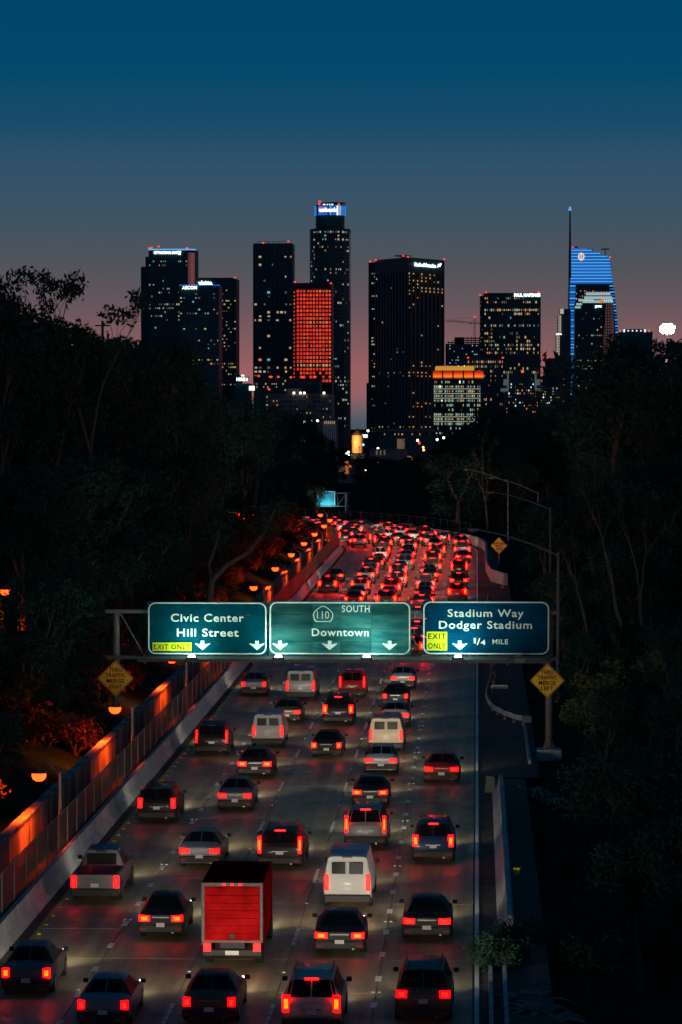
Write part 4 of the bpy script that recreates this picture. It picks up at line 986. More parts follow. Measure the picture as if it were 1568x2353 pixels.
def facade(parent, A, B, z0, z1, cols, rows, fw, fh, pick, seed=1, cap=290, name='window', proud=0.25):
    rr = random.Random(seed); A = Vector((A[0],A[1],0)); B = Vector((B[0],B[1],0)); t = B-A; L = t.length; rz = math.atan2(t.y, t.x)
    nrm = Vector((t.y, -t.x, 0)).normalized(); cw = L/cols; ch = (z1-z0)/rows; k = 0
    for r in range(rows):
        st = rr.random()
        for c in range(cols):
            key = pick(r, c, rr, st)
            if key and k < cap:
                p = A+t*((c+0.5)/cols)+nrm*proud*0.5; k += 1
                jw = rr.choice([1,0.9,0.8,0.6,0.4]) if key not in ('redlit','redlit2') else 1
                unit_box(name, key, parent, (p.x+t.normalized().x*cw*fw*(1-jw)*rr.uniform(-.4,.4), p.y, z1-(r+0.5)*ch), (cw*fw*jw*0.9, proud*2, ch*fh*(rr.uniform(0.6,1) if jw < 1 else 1)), rz)
    return k
def offices(p=0.16, warm=0.5, hot={}):
    def f(r, c, rr, st):
        q = hot.get(r, p*(2.0 if st > 0.85 else 0.12 if st < 0.5 else 0.5))
        if rr.random() > q: return None
        v = rr.random()
        if v < 0.06: return 'cyan'
        if v < 0.12: return 'orange'
        if v < 0.5: return 'dim'
        return 'warm' if rr.random() < warm else 'cool'
    return f
def block(t, x0, x1, yt, Y, dep, m, name='wall', yb=None, fin=None):
    a, b2 = P(x0, yt, Y), P(x1, yt, Y); zb = ZB if yb is None else P(x0, yb, Y).z
    mb = MB(); mb.box(a.x, b2.x, Y, Y+dep, zb, a.z); obj(name, mb, m, t)
    return a, b2
def bands(t, x0, x1, y0, y1, n, Y, m, h=0.8):
    "floor bands standing proud of the face, joined"
    mb = MB(); a, b2 = P(x0,y0,Y), P(x1,y1,Y)
    for i in range(n+1):
        z = a.z+(b2.z-a.z)*i/n; mb.box(a.x+0.1,b2.x-0.1,Y-0.35,Y-0.002,z-h/2,z+h/2)
    o = obj('floor_bands', mb, m, t); return o
def fins(t, x0, x1, y0, y1, n, Y, m, w=0.6, d=0.7):
    a, b2 = P(x0,y0,Y), P(x1,y1,Y)
    me = MB().box(-w/2,w/2,-d,-0.003,b2.z,a.z).mesh('column', m)
    for i in range(n+1): obj('column', me, parent=t, loc=(a.x+(b2.x-a.x)*i/n, Y, 0))
def beacon(t, x, y, Y, s=1.3):
    p = P(x, y, Y); s = 0.8*s*Y/3000; mb = MB(); mb.lathe([(0.3,0),(1,0.5),(1,1.1),(0.3,1.6)], 8); 
    if 'bc' not in M: M['bc'] = mb.mesh('beacon', WM['beacon'])
    o = obj('beacon', M['bc'], parent=t, loc=(p.x, p.y, p.z-0.8*s)); o.scale = (s,s,s)
    return o
def lit_sign(t, s, x0, x1, yb, yt, Y, key='sign', bold=0.02, name='lettering', caps=None, space=1.0):
    a, b2 = P(x0,yb,Y), P(x1,yt,Y)
    return text_mesh(s, a.x, b2.x, a.z, b2.z, Y-0.4, WM[key], 0.6, bold, space, t, name, cap_ref=caps)

# city bank tower, left
Y = 3000; t = thing('office_tower', 'leftmost stepped tower with blue roofline and white bank sign', 'skyscraper', group='downtown towers')
block(t, 324, 336, 613, Y+6, 40, T['dark'], 'side_wing'); block(t, 334.5, 343, 590, Y+3, 42, T['dark'], 'side_wing')
a, b2 = P(342,573,Y), P(448,573,Y); r = 17*Y/F
pl = [(a.x,Y),(b2.x-r,Y)]+[(b2.x-r+r*math.sin(R(15*k)), Y+r-r*math.cos(R(15*k))) for k in range(1,7)]+[(b2.x,Y+40),(a.x,Y+40)]
mb = MB(); mb.plan(pl, ZB, a.z); obj('wall', mb, T['dark'], t)
cp = [(b2.x-r+(r+0.3)*math.sin(R(12*k-8)), Y+r-(r+0.3)*math.cos(R(12*k-8))) for k in range(1,7)]
mb = MB(); top, bot = P(430,580,Y).z, P(430,660,Y).z
for i in range(5):
    (xa_,ya_),(xb_,yb_) = cp[i], cp[i+1]; nz = 16
    for j in range(nz):
        z0 = bot+(top-bot)*j/nz; z1 = bot+(top-bot)*(j+1)/nz-0.4
        mb.add([(xa_,ya_,z0),(xb_,yb_,z0),(xb_,yb_,z1),(xa_,ya_,z1)], [(0,1,2,3)])
obj('curved_glass', mb, T['bronze'], t)
mb = MB(); z = a.z
mb.tube([(x_,y_-0.3,z-0.2) for x_, y_ in pl[:8]], 0.7, 6); obj('roof_light', mb, WM['bluel'], t)
lit_sign(t, 'CITY NATIONAL BANK', 354, 410, 583.5, 577.5, Y, caps=CAPS, bold=0.03)
mb = MB(); q0 = P(413,576,Y); mb.prism([(q0.x-1,q0.z-4),(q0.x+1,q0.z-4),(q0.x+1.4,q0.z-1),(q0.x+0.9,q0.z),(q0.x,q0.z-1.2),(q0.x-0.9,q0.z),(q0.x-1.4,q0.z-1)], Y-1, Y-0.4); obj('emblem', mb, WM['sign'], t)
facade(t, (a.x,Y), (b2.x-r,Y), P(0,758,Y).z, P(0,588,Y).z, 20, 19, 0.72, 0.42, offices(0.10, 0.4, {1:0.45,2:0.4,9:0.3,12:0.55,13:0.4,15:0.3}), 3)
aw = P(324,0,Y+6); facade(t, (aw.x,Y+6), (a.x,Y+6), P(0,758,Y).z, P(0,620,Y).z, 3, 16, 0.7, 0.4, offices(0.1), 4)
for x_, y_ in ((343.5,570),(349,569),(365,566.5),(430,570)): beacon(t, x_, y_, Y)
# engineering firm tower
Y = 2880; t = thing('office_tower', 'dark tower with small warm sign and blue line, before the first', 'skyscraper', group='downtown towers')
a, b2 = block(t, 413, 503, 655.5, Y, 40, T['blue'])
mb = MB(); mb.tube([(a.x,Y-0.3,a.z),(b2.x,Y-0.3,a.z),(b2.x+0.3,Y+6,a.z)], 0.5, 6); obj('roof_light', mb, WM['blue'], t)
lit_sign(t, 'AECOM', 419, 453, 664.5, 657.5, Y, 'signw', 0.03, caps=CAPS)
facade(t, (a.x,Y), (b2.x,Y), P(0,885,Y).z, P(0,672,Y).z, 13, 24, 0.7, 0.38, offices(0.13, 0.5, {1:0.4,4:0.3,5:0.6,17:0.5,18:0.5}), 5)
Y = 3080; t = thing('office_tower', 'broad dark tower behind, its white sign left of the roof', 'skyscraper', group='downtown towers')
a, b2 = block(t, 447, 543, 640, Y, 42, T['dark']); block(t, 452, 538, 638.2, Y+8, 20, T['band'], 'roof_plant', 641)
lit_sign(t, 'Deloitte.', 450, 489, 654, 645, Y, 'sign', 0.03, caps=CAPS)
facade(t, (P(503,0,Y).x,Y), (b2.x,Y), P(0,888,Y).z, P(0,664,Y).z, 8, 28, 0.75, 0.42, offices(0.26, 0.85, {4:0.5,11:0.5,22:0.7,24:0.6,27:0.7}), 6)
beacon(t, 540, 638, Y); bands(t, 503, 542, 645, 885, 28, Y, T['band'], 0.9)
# rooftop letters building
Y = 2500; t = thing('rooftop_sign_building', 'low dark building carrying white HIRE letters beside a pink sky gap', 'building', group='low downtown buildings')
block(t, 540, 573, 881, Y, 30, T['dark']); block(t, 543, 555, 861, Y+6, 12, T['dark'], 'roof_plant', 882)
mb = MB(); a, b2 = P(543,866,Y), P(573,876,Y); mb.box(a.x,b2.x,Y-0.6,Y-0.1,b2.z,a.z); obj('sign_board', mb, T['band'], t); lit_sign(t, 'HIRE', 544, 564, 875, 868, Y-0.8, 'sign', 0.03, caps=CAPS)
p = P(568,872,Y)
for dz in (-0.9,0,0.9): unit_box('light_bar', 'sign', t, (p.x,Y-1,p.z+dz), (1.8,0.5,0.4))
p = P(558,863,Y); unit_box('roof_lamp', 'signw', t, p, (2.5,1,1.2))
for dx in (573,580):
    p = P(dx+2.6, 892, Y); unit_box('lit_panel', 'signw', t, p, (1.9,1,3.6))
# tall dark tower with roof rail
Y = 3300; t = thing('office_tower', 'tall plain dark tower with a railing on its roof', 'skyscraper', group='downtown towers')
a, b2 = block(t, 583, 672, 559, Y, 45, T['dark']); facade(t, (a.x,Y), (b2.x,Y), P(0,895,Y).z, P(0,578,Y).z, 9, 35, 0.74, 0.55, offices(0.12, 0.92, {1:0.4,3:0.35,11:0.5,13:0.4,15:0.6,24:0.3,27:0.5,29:0.6,30:0.5,33:0.8,34:0.8}), 8)
fins(t, 583, 672, 562, 895, 9, Y, T['band'], 1.2, 0.8)
mb = MB(); z = a.z
for x_ in range(7):
    p = P(592+12*x_, 559, Y); mb.tube([(p.x,Y+4,z),(p.x,Y+4,z+2.2)], 0.25, 5)
mb.tube([(P(592,0,Y).x,Y+4,z+2.2),(P(664,0,Y).x,Y+4,z+2.2)], 0.25, 5); obj('roof_railing', mb, T['band'], t); beacon(t, 663, 555, Y); beacon(t, 605, 558, Y)
# red tower; the sunset reflected in its glass is painted as glowing windows
Y = 3200; t = thing('office_tower', 'red granite tower with red sunset reflection painted into its square windows', 'skyscraper', group='downtown towers')
a, b2 = block(t, 679.5, 763, 650, Y, 40, T['red']); a0, _ = block(t, 673.5, 679.5, 650.5, Y+4, 34, T['dark'], 'side_wing')
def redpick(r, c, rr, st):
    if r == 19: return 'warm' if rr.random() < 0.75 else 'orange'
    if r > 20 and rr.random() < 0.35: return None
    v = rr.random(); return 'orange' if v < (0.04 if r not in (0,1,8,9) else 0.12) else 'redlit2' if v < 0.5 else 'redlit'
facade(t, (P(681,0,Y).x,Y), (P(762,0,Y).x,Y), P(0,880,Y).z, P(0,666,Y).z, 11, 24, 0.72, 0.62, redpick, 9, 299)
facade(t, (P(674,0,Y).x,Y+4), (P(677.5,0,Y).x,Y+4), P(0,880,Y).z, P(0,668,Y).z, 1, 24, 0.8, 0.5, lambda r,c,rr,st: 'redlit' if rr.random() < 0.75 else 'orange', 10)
beacon(t, 678, 648, Y); beacon(t, 761, 651, Y)
# round crowned tower
Y = 3550; t = thing('office_tower', 'tallest round-topped tower with blue crown and bank sign', 'skyscraper', group='downtown towers')
c = P(757,0,Y).x
def drum(x0, x1, y0, y1, m, nm, n=24):
    r = (x1-x0)/2*Y/F; cc = P((x0+x1)/2,0,Y).x
    mb = MB(); mb.plan([(cc+r*math.sin(2*math.pi*k/n), Y+26-r*math.cos(2*math.pi*k/n)) for k in range(n)], ZB if y1 is None else P(0,y1,Y).z, P(0,y0,Y).z); return obj(nm, mb, m, t), r, cc
drum(723, 790, 471, 528, T['dark'], 'upper_drum'); _, rr_, cc = drum(709.5, 804, 526, None, T['dark'], 'wall', 16)
z1, z0 = P(0,472,Y).z, P(0,496,Y).z; _, r1, c1 = drum(722.5,790.5,470.5,472,T['band'],'crown_ring'); 
for k in range(26):
    a_ = R(-90+180*(k+0.5)/26); p = (c1+(r1+0.5)*math.sin(a_), Y+26-(r1+0.5)*math.cos(a_), (z0+z1)/2)
    lk = 'blue' if k % 6 != 1 else 'bluel'
    if k in (17,): lk = 'white'
    if k in (18,19): lk = 'crownw'
    if k in (7,8,15,16): lk = 'blue'
    if k in (4,5,12): continue
    o = unit_box('crown_panel', lk, t, p, (r1*0.085, 0.6, (z1-z0)*0.92), a_)
lit_sign(t, 'us', 734, 747, 486.5, 480, Y+26-r1-1.5, 'sign', 0.04); lit_sign(t, 'bank', 747.5, 776, 486.5, 477.5, Y+26-r1-1.5, 'sign', 0.04)
mb = MB(); p0, p1 = P(733,477,Y+26-r1), P(747.5,489,Y+26-r1); mb.prism([(p0.x,p0.z),(p0.x,p1.z+2),((p0.x+p1.x)/2,p1.z),(p1.x,p1.z+2),(p1.x,p0.z)][::-1], Y+26-r1-1.4, Y+26-r1-1.0); obj('emblem', mb, WM['signr'], t)
for x_ in (743,746,752,757,762,764): p = P(x_, 468.6, Y); unit_box('roof_lamp', 'white', t, (p.x, Y+26-r1, p.z), (1.3,1,1.3))
mb = MB(); mb.lathe([(r1*0.85,0),(r1*0.85,1)], 20, (c1+4,Y+26,P(0,467,Y).z)); mb.tube([(c1+4,Y+26,P(0,471,Y).z),(c1+4,Y+26,P(0,466,Y).z)], 3, 8); obj('helipad', mb, T['band'], t)
beacon(t, 735, 463, Y, 1.6); beacon(t, 734, 469, Y); beacon(t, 779, 469, Y)
zT, zBm = P(0,530,Y).z, P(0,1000,Y).z
for k in range(-3,4):
    a0_, a1_ = R(k*22.5), R((k+1)*22.5)
    if k in (-4,3): continue
    A_ = (cc+rr_*math.sin(a0_), Y+26-rr_*math.cos(a0_)); B_ = (cc+rr_*math.sin(a1_), Y+26-rr_*math.cos(a1_))
    facade(t, A_, B_, zBm, zT, 3, 55, 0.72, 0.5, offices(0.15, 0.25, {0:0.7,2:0.5,4:0.3,10:0.4,11:0.3,14:0.55,19:0.3,39:0.4,40:0.4,45:0.3,50:0.35}), 20+k, 45)
A_ = (cc+rr_*math.sin(R(67.5))+0.4, Y+26-rr_*math.cos(R(67.5)))
B_ = (cc+rr_+0.4, Y+26)
me = MB(); n = 38; zz0, zz1 = P(0,690,Y).z, P(0,534,Y).z
for i in range(24):
    z = zz0+(zz1-zz0)*i/24
    for u in (0.1,0.55): me.add([(A_[0]+(B_[0]-A_[0])*u, A_[1]+(B_[1]-A_[1])*u-0.6, z),(A_[0]+(B_[0]-A_[0])*(u+0.35), A_[1]+(B_[1]-A_[1])*(u+0.35)-0.6, z),(A_[0]+(B_[0]-A_[0])*(u+0.35), A_[1]+(B_[1]-A_[1])*(u+0.35)-0.6, z+(zz1-zz0)/24*0.72),(A_[0]+(B_[0]-A_[0])*u, A_[1]+(B_[1]-A_[1])*u-0.6, z+(zz1-zz0)/24*0.72)], [(0,1,2,3)])
obj('side_glass', me, T['bronze'], t)
mb = MB()
for i in range(56): mb.plan([(cc+(rr_+0.4)*math.sin(2*math.pi*k/16), Y+26-(rr_+0.4)*math.cos(2*math.pi*k/16)) for k in range(16)], zBm+(zT-zBm)*i/55-0.5, zBm+(zT-zBm)*i/55+0.5)
obj('floor_bands', mb, T['band'], t)
# ribbed bank tower seen on its corner
Y = 3100; t = thing('office_tower', 'massive ribbed dark tower seen on its corner, bank sign at top right', 'skyscraper', group='downtown towers')
C_ = P(937,591,Y); Lf = P(862,600,Y+55); Rt = P(1022,597,Y+62); zt = C_.z
back = (Lf.x+Rt.x-C_.x, Y+117)
mb = MB(); mb.plan([(C_.x,Y),(Rt.x,Y+62),back,(Lf.x,Y+55)], ZB, zt); obj('wall', mb, T['dark'], t)
a, b2 = block(t, 847, 864, 603, Y+70, 30, T['dark'], 'side_slab'); block(t, 842.5, 847.3, 880, Y+74, 24, T['dark'], 'side_slab')
def ribs(A, B, n, m, z0, z1, w=1.3, skip=()):
    A = Vector((A[0],A[1],0)); B = Vector((B[0],B[1],0)); rz = math.atan2(B.y-A.y, B.x-A.x)
    me = MB().box(-w/2,w/2,-1.6,-0.003,z0,z1).mesh('rib', m)
    for i in range(n):
        p = A+(B-A)*((i+0.5)/n); o = obj('rib', me, parent=t, loc=(p.x,p.y,0)); o.rotation_euler = (0,0,rz)
zrt = P(0,626,Y).z; zrb = P(0,985,Y).z
ribs((C_.x,Y), (Rt.x,Y+62), 9, T['rib'], zrb, zrt); ribs((Lf.x,Y+55), (C_.x,Y), 11, T['band'], zrb, zrt)
facade(t, (C_.x,Y), (Rt.x,Y+62), zrb, zrt, 9, 46, 0.5, 0.45, lambda r,c,rr,st: ('warm' if rr.random() < 0.7 else 'orange') if rr.random() < {0:.7,1:.5,2:.8,3:.3,4:.6,5:.95,9:.25,15:.2,18:.3,27:.4,29:.5,30:.7,38:.7,39:.4,42:.5,45:.8}.get(r,0.05) else None, 31, 200, proud=0.4)
facade(t, (Lf.x,Y+55), (C_.x,Y), zrb, zrt, 11, 46, 0.5, 0.45, offices(0.05, 0.95, {29:0.3,30:0.25,45:0.6}), 32, 90, proud=0.4)
facade(t, (P(854,0,Y+70).x,Y+70), (P(863,0,Y+70).x,Y+70), ZB+20, P(0,612,Y+70).z, 2, 52, 0.85, 0.4, offices(0.45, 0.7), 33, 80)
fins(t, 850, 850.5, 612, 1000, 1, Y+70, T['stone'], 1.5, 1)
# sign on the right face, turned with it
def face_text(s, x0, x1, yb, yt, key):
    u0 = (x0-937)/(1022-937); u1 = (x1-937)/(1022-937); A = Vector((C_.x,Y,0)); B = Vector((Rt.x,Y+62,0)); L = (B-A).length; rz = math.atan2(62, Rt.x-C_.x)
    o = text_mesh(s, u0*L, u1*L, P(0,yb,Y).z, P(0,yt,Y).z, -0.6, WM[key], 0.6, 0.02, 1.0, t, cap_ref=CAPS); o.location = (A.x, A.y, 0); o.rotation_euler = (0,0,rz); return o
face_text('Bank of America', 952, 1000, 612, 604, 'sign')
mb = MB(); A = Vector((C_.x,Y,0)); L = math.hypot(Rt.x-C_.x, 62); zc = P(0,607.5,Y).z
for k in range(3):
    x_ = L*(1003-937)/85+k*2.2
    for j in range(2):
        z_ = zc-1.6+j*1.9+k*0.35; xx_ = x_+j*1.6
        mb.prism([(xx_,z_),(xx_+1.7,z_+0.3),(xx_+2.7,z_+1.7),(xx_+1.0,z_+1.4)], -1.1, -0.6)
o = obj('emblem', mb, WM['sign'], t, (A.x,A.y,0)); o.rotation_euler = (0,0,math.atan2(62, Rt.x-C_.x))
for x_, y_, dy in ((851,601,70),(864,598,50),(927,588,0),(938,590,0),(1021,596,60)): beacon(t, x_, y_, Y+dy)
mb = MB(); a = P(917,589,Y+30); mb.lathe([(9,0),(9,0.8)], 16, (a.x+4,Y+30,a.z)); mb.tube([(a.x+4,Y+30,zt),(a.x+4,Y+30,a.z)], 2, 6); obj('helipad', mb, T['band'], t)
t = thing('podium', 'wide pale terrace roof at the foot of the ribbed tower', 'building', group='low downtown buildings'); Y = 2600
a, b2 = block(t, 872, 985, 992, Y, 60, T['band']); mb = MB(); mb.box(a.x-5,b2.x+5,Y-3,Y+60,a.z,a.z+2.2); obj('roof', mb, T['stone'], t)
facade(t, (a.x,Y),(b2.x,Y), P(0,1002,Y).z, a.z-0.5, 14, 1, 0.5, 0.5, lambda r,c,rr,st:'warm' if rr.random()<0.5 else None, 3)
# water company building
Y = 2700; t = thing('office_block', 'brightly lit office block with glowing orange louvres and yellow rooftop box', 'building', group='downtown towers')
a, b2 = block(t, 994, 1108, 872, Y, 50, T['dark'])
fl = [(873+i*10.6) for i in range(12)]
sl = MB(); q0, q1 = P(985,0,Y), P(1116,0,Y); sl.box(q0.x,q1.x,Y-4,Y-0.01,-0.35,0.35); me_sl = sl.mesh('floor_slab', T['band'])
le = MB(); q2, q3 = P(998,0,Y), P(1106,0,Y); le.box(q2.x,q3.x,Y-4.3,Y-4.01,-0.25,0.25); me_le = le.mesh('ledge_light', WM['wash'])
lit_rows = {1:1,2:1,3:1,4:1,5:0.6,6:0.45,7:1,8:1,9:0.9,10:0.5,11:0.3}
for i, y_ in enumerate(fl):
    z = P(0,y_,Y).z; o = obj('floor_slab', me_sl, parent=t, loc=(0,0,z))
    if i in (2,3,4,8,9): obj('ledge_light', me_le, parent=o)
facade(t, (P(998,0,Y).x,Y),(P(1106,0,Y).x,Y), P(0,fl[11]+10.6,Y).z, P(0,fl[0],Y).z, 26, 12, 0.78, 0.55, lambda r,c,rr,st: (rr.choice(['cool','cool','cool','warm','dim','white' if rr.random()<0.3 else 'cool']) if rr.random() < lit_rows.get(r,0.55) and c % 6 != 5 else None), 41, 290)
for k in range(5):
    x0_ = 994+k*23.8
    for j in range(6):
        p0, p1 = P(x0_+0.8,869-j*2.7,Y), P(x0_+22.6,869-j*2.7,Y); p2 = P(0,869-j*2.7-2.0,Y)
        mb = MB(); mb.box(p0.x+0.25,p1.x-0.25,Y-2.0+0.25*j,Y-1.2+0.25*j,p0.z,p2.z+0.25); obj('louvre', mb, WM['amber'] if j == 1 else WM['ored'] if j < 4 else WM['dred'], t)
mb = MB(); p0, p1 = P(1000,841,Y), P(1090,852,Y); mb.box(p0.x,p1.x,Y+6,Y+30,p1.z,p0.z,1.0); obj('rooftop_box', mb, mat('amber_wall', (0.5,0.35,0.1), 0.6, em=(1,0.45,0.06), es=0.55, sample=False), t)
mb = MB(); mb.box(P(994,0,Y).x,P(1112,0,Y).x,Y,Y+40,P(0,873,Y).z,P(0,852,Y).z); obj('louvre_core', mb, T['dark'], t)
# crane
Y = 3500; t = thing('tower_crane', 'thin tower crane against the pink sky right of the ribbed tower', 'crane', group=None)
mb = MB(); p0, p1 = P(1091,775,Y), P(1091,731,Y); mt_ = T['band']
for dx in (-0.9,0.9): mb.tube([(p0.x+dx,Y,ZB),(p1.x+dx,Y,p1.z)], 0.28, 4)
z = p0.z-10; k = 1
while z < p1.z-3: mb.tube([(p0.x-0.9*k,Y,z),(p0.x+0.9*k,Y,z+2.2)], 0.18, 4); z += 2.2; k = -k
obj('mast', mb, mt_, t)
mb = MB(); j0, j1 = P(1025,738,Y), P(1104,745,Y)
mb.tube([(j0.x,Y,j0.z),(j1.x,Y,j1.z)], 0.35, 4); mb.tube([(j0.x,Y,j0.z+1.6),(j1.x,Y,j1.z+1.6)], 0.28, 4)
for i in range(26):
    u = i/26; x_ = j0.x+(j1.x-j0.x)*u; z_ = j0.z+(j1.z-j0.z)*u; mb.tube([(x_,Y,z_),(x_+(j1.x-j0.x)/52,Y,z_+1.6)], 0.15, 4)
obj('jib', mb, mt_, t)
mb = MB(); ap = P(1091,729,Y); m1 = P(1062,731,Y); mb.tube([(ap.x,Y,ap.z),(m1.x,Y,m1.z+0.5),(j0.x+6,Y,j0.z+1.5)], 0.16, 4); mb.tube([(ap.x,Y,ap.z),(j1.x,Y,j1.z)], 0.16, 4); mb.tube([(m1.x,Y,m1.z),(m1.x-1,Y,P(0,741,Y).z)],0.2,4); obj('tie_rope', mb, mt_, t); beacon(t, 1091, 728, Y, 1.4)
mb = MB(); h0 = P(1081,742,Y); mb.box(h0.x-1,h0.x+1,Y-0.6,Y+0.6,h0.z-1,h0.z+0.4); mb.tube([(h0.x,Y,h0.z),(h0.x,Y,h0.z-7)],0.12,4); obj('trolley', mb, mt_, t)
# unfinished building
Y = 3450; t = thing('unfinished_building', 'blue-grey building frame under construction below the crane', 'building', group='low downtown buildings')
block(t, 1024, 1108, 790, Y, 40, T['blue']); 
for i, (y0_, x0_) in enumerate(((776,1046),(781,1042),(786,1030))):
    mb = MB(); p0, p1 = P(x0_,y0_,Y), P(1108,y0_-2,Y); mb.box(p0.x,p1.x,Y-1,Y+20,p0.z-0.8,p0.z); obj('floor_slab', mb, T['band'], t)
for k in range(9):
    p = P(1030+9*k,774 if k > 1 else 784,Y); mb = MB(); mb.box(p.x-0.4,p.x+0.4,Y-0.5,Y+0.5,P(0,791,Y).z,p.z); obj('column', mb, T['band'], t)
facade(t, (P(1028,0,Y).x,Y),(P(1104,0,Y).x,Y), P(0,845,Y).z, P(0,792,Y).z, 16, 8, 0.6, 0.35, lambda r,c,rr,st: ('white' if rr.random()<0.25 else 'crownw') if rr.random()<0.22 else None, 51)
bands(t, 1026, 1106, 792, 846, 8, Y, mat('tower_slab_blue',(0.09,0.14,0.17),0.5), 1.0); block(t, 1045, 1067, 775, Y+10, 15, T['dark'], 'lift_core', 791)
# law firm tower
Y = 3300; t = thing('office_tower', 'wide lit office tower with a white sign at its top right corner', 'skyscraper', group='downtown towers')
a, b2 = block(t, 1112, 1243, 673, Y, 45, T['dark']); block(t, 1103, 1113.5, 679, Y+5, 38, T['dark'], 'side_wing')
lit_sign(t, 'PAUL HASTINGS', 1182, 1242, 681.5, 674.5, Y, 'sign', 0.04, caps=CAPS)
H_ = {0:0.62,1:0.6,3:0.97,4:0.35,5:0.12,7:0.45,8:0.1,9:0.35,10:0.3,11:0.3,12:0.7,13:0.55,14:0.35,15:0.05,16:0.0,17:0.02,18:0.3,19:0.95,21:0.7,22:0.6,24:0.4}
facade(t, (P(1114,0,Y).x,Y),(P(1241,0,Y).x,Y), P(0,905,Y).z, P(0,683,Y).z, 26, 25, 0.74, 0.6, offices(0.1, 0.72, H_), 61, 295)
facade(t, (P(1104,0,Y+5).x,Y+5),(P(1112,0,Y+5).x,Y+5), P(0,845,Y).z, P(0,690,Y).z, 2, 17, 0.6, 0.3, lambda r,c,rr,st:'dim' if rr.random()<0.55 else None, 62)
bands(t, 1112, 1243, 697, 900, 22, Y, T['band'], 1.2); beacon(t, 1117, 672, Y); beacon(t, 1238, 671.5, Y); beacon(t, 1104, 678, Y+5)
# lower buildings in front of it
Y = 2850; t = thing('office_block', 'mid-rise with a row of orange-lit top windows left of the white arches', 'building', group='low downtown buildings')
a, b2 = block(t, 1070, 1157, 823, Y, 30, T['band']); facade(t, (P(1075,0,Y).x,Y),(b2.x,Y), P(0,945,Y).z, P(0,827,Y).z, 16, 11, 0.6, 0.5, lambda r,c,rr,st: rr.choice(['orange','warm','dim']) if rr.random()<{0:.85,1:.55,2:.2,3:.35,4:.3}.get(r,0.14) else None, 71)
fins(t, 1112, 1156, 840, 945, 12, Y, T['dark'], 0.5, 0.5); beacon(t, 1076, 822, Y); beacon(t, 1156, 822, Y)
Y = 2600; t = thing('courts_building', 'dark block with two pale uplit arches on its corners', 'building', group='low downtown buildings')
block(t, 1160, 1242, 872, Y, 30, T['dark']); block(t, 1178, 1222, 852, Y+5, 20, T['dark'], 'tower', 873)
for s_ in (-1,1):
    xc = 1201+s_*34; mb = MB()
    pa = [P(xc,868,Y),P(xc+s_*4,868,Y)]; z0, z1 = P(0,895,Y).z, P(0,856,Y).z
    xa_, xb_ = sorted((P(xc-s_*4,0,Y).x, P(xc,0,Y).x)); mb.box(xa_,xb_,Y-1.5,Y-0.1,z0,z1)
    xa_, xb_ = sorted((P(xc,0,Y).x, P(xc+s_*8,0,Y).x)); mb.box(xa_,xb_,Y-1.4,Y-0.1,P(0,886,Y).z,P(0,872,Y).z)
    xa_, xb_ = sorted((P(xc-s_*3,0,Y).x, P(xc+s_*15,0,Y).x)); mb.box(xa_,xb_,Y-1.6,Y-0.1,P(0,900,Y).z,P(0,893,Y).z,0.4)
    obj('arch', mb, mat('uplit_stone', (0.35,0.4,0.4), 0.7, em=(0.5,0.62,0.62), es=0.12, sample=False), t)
facade(t, (P(1164,0,Y).x,Y),(P(1240,0,Y).x,Y), P(0,950,Y).z, P(0,880,Y).z, 15, 10, 0.5, 0.5, lambda r,c,rr,st: (rr.choice(['orange','orange','white','dim'])) if rr.random()<0.36 else None, 72)
p = P(1201,853,Y); unit_box('roof_lamp','orange',t,(p.x,Y-1,p.z),(2.4,1,2.0)); beacon(t, 1201, 855.5, Y, 1.0)
Y = 2750; t = thing('office_block', 'narrow stepped dark block between the lit tower and white tower', 'building', group='low downtown buildings')
block(t, 1254, 1290, 823, Y, 25, T['dark']); block(t, 1248, 1258, 862, Y-3, 25, T['dark'], 'side_wing'); block(t, 1240, 1290, 888, Y-8, 25, T['band'], 'side_wing'); beacon(t, 1257, 822, Y)
facade(t, (P(1244,0,Y).x,Y-8.2),(P(1288,0,Y).x,Y-8.2), P(0,930,Y).z, P(0,890,Y).z, 10, 6, 0.55, 0.5, lambda r,c,rr,st: rr.choice(['orange','white','warm']) if rr.random()<0.35 else None, 73)
# white stepped tower
Y = 3900; t = thing('office_tower', 'slender floodlit white stepped tower left of the tall blue-lit one', 'skyscraper', group='downtown towers')
for x0_, yt in ((1287.6,710),(1283,724),(1278,769),(1273,837)):
    k = (1287.6-x0_)*0.4; a, b2 = block(t, x0_, 1312, yt, Y-k, 40, T['blue'], 'tier')
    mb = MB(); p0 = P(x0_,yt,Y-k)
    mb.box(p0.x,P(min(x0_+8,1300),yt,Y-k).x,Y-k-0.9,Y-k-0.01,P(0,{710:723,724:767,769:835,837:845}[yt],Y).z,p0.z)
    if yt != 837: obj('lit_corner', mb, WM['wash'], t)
mb = MB(); a, b2 = P(1283,724,Y), P(1312,930,Y)
for i in range(11):
    x_ = P(1274+i*3.6,0,Y-6).x; mb.box(x_-0.35,x_+0.35,Y-7.5,Y-6.4,ZB,P(0,838 if i < 2 else 770 if i < 3 else 726,Y).z)
for j in range(34):
    z_ = P(0,728+j*6,Y).z; x_ = P(1273 if j > 18 else 1278 if j > 7 else 1283,0,Y).x; mb.box(x_,b2.x,Y-7.4,Y-6.5,z_-0.3,z_+0.3)
obj('white_grid', mb, mat('tower_grid',(0.22,0.25,0.25),0.6), t)
for x_, y_ in ((1275,836),(1279,836.5),(1283,836),(1280,768),(1284,767.5),(1289,768)): p = P(x_, y_, Y-7); unit_box('ledge_lamp', 'signw', t, (p.x,Y-8,p.z), (2.0,1,1.4))
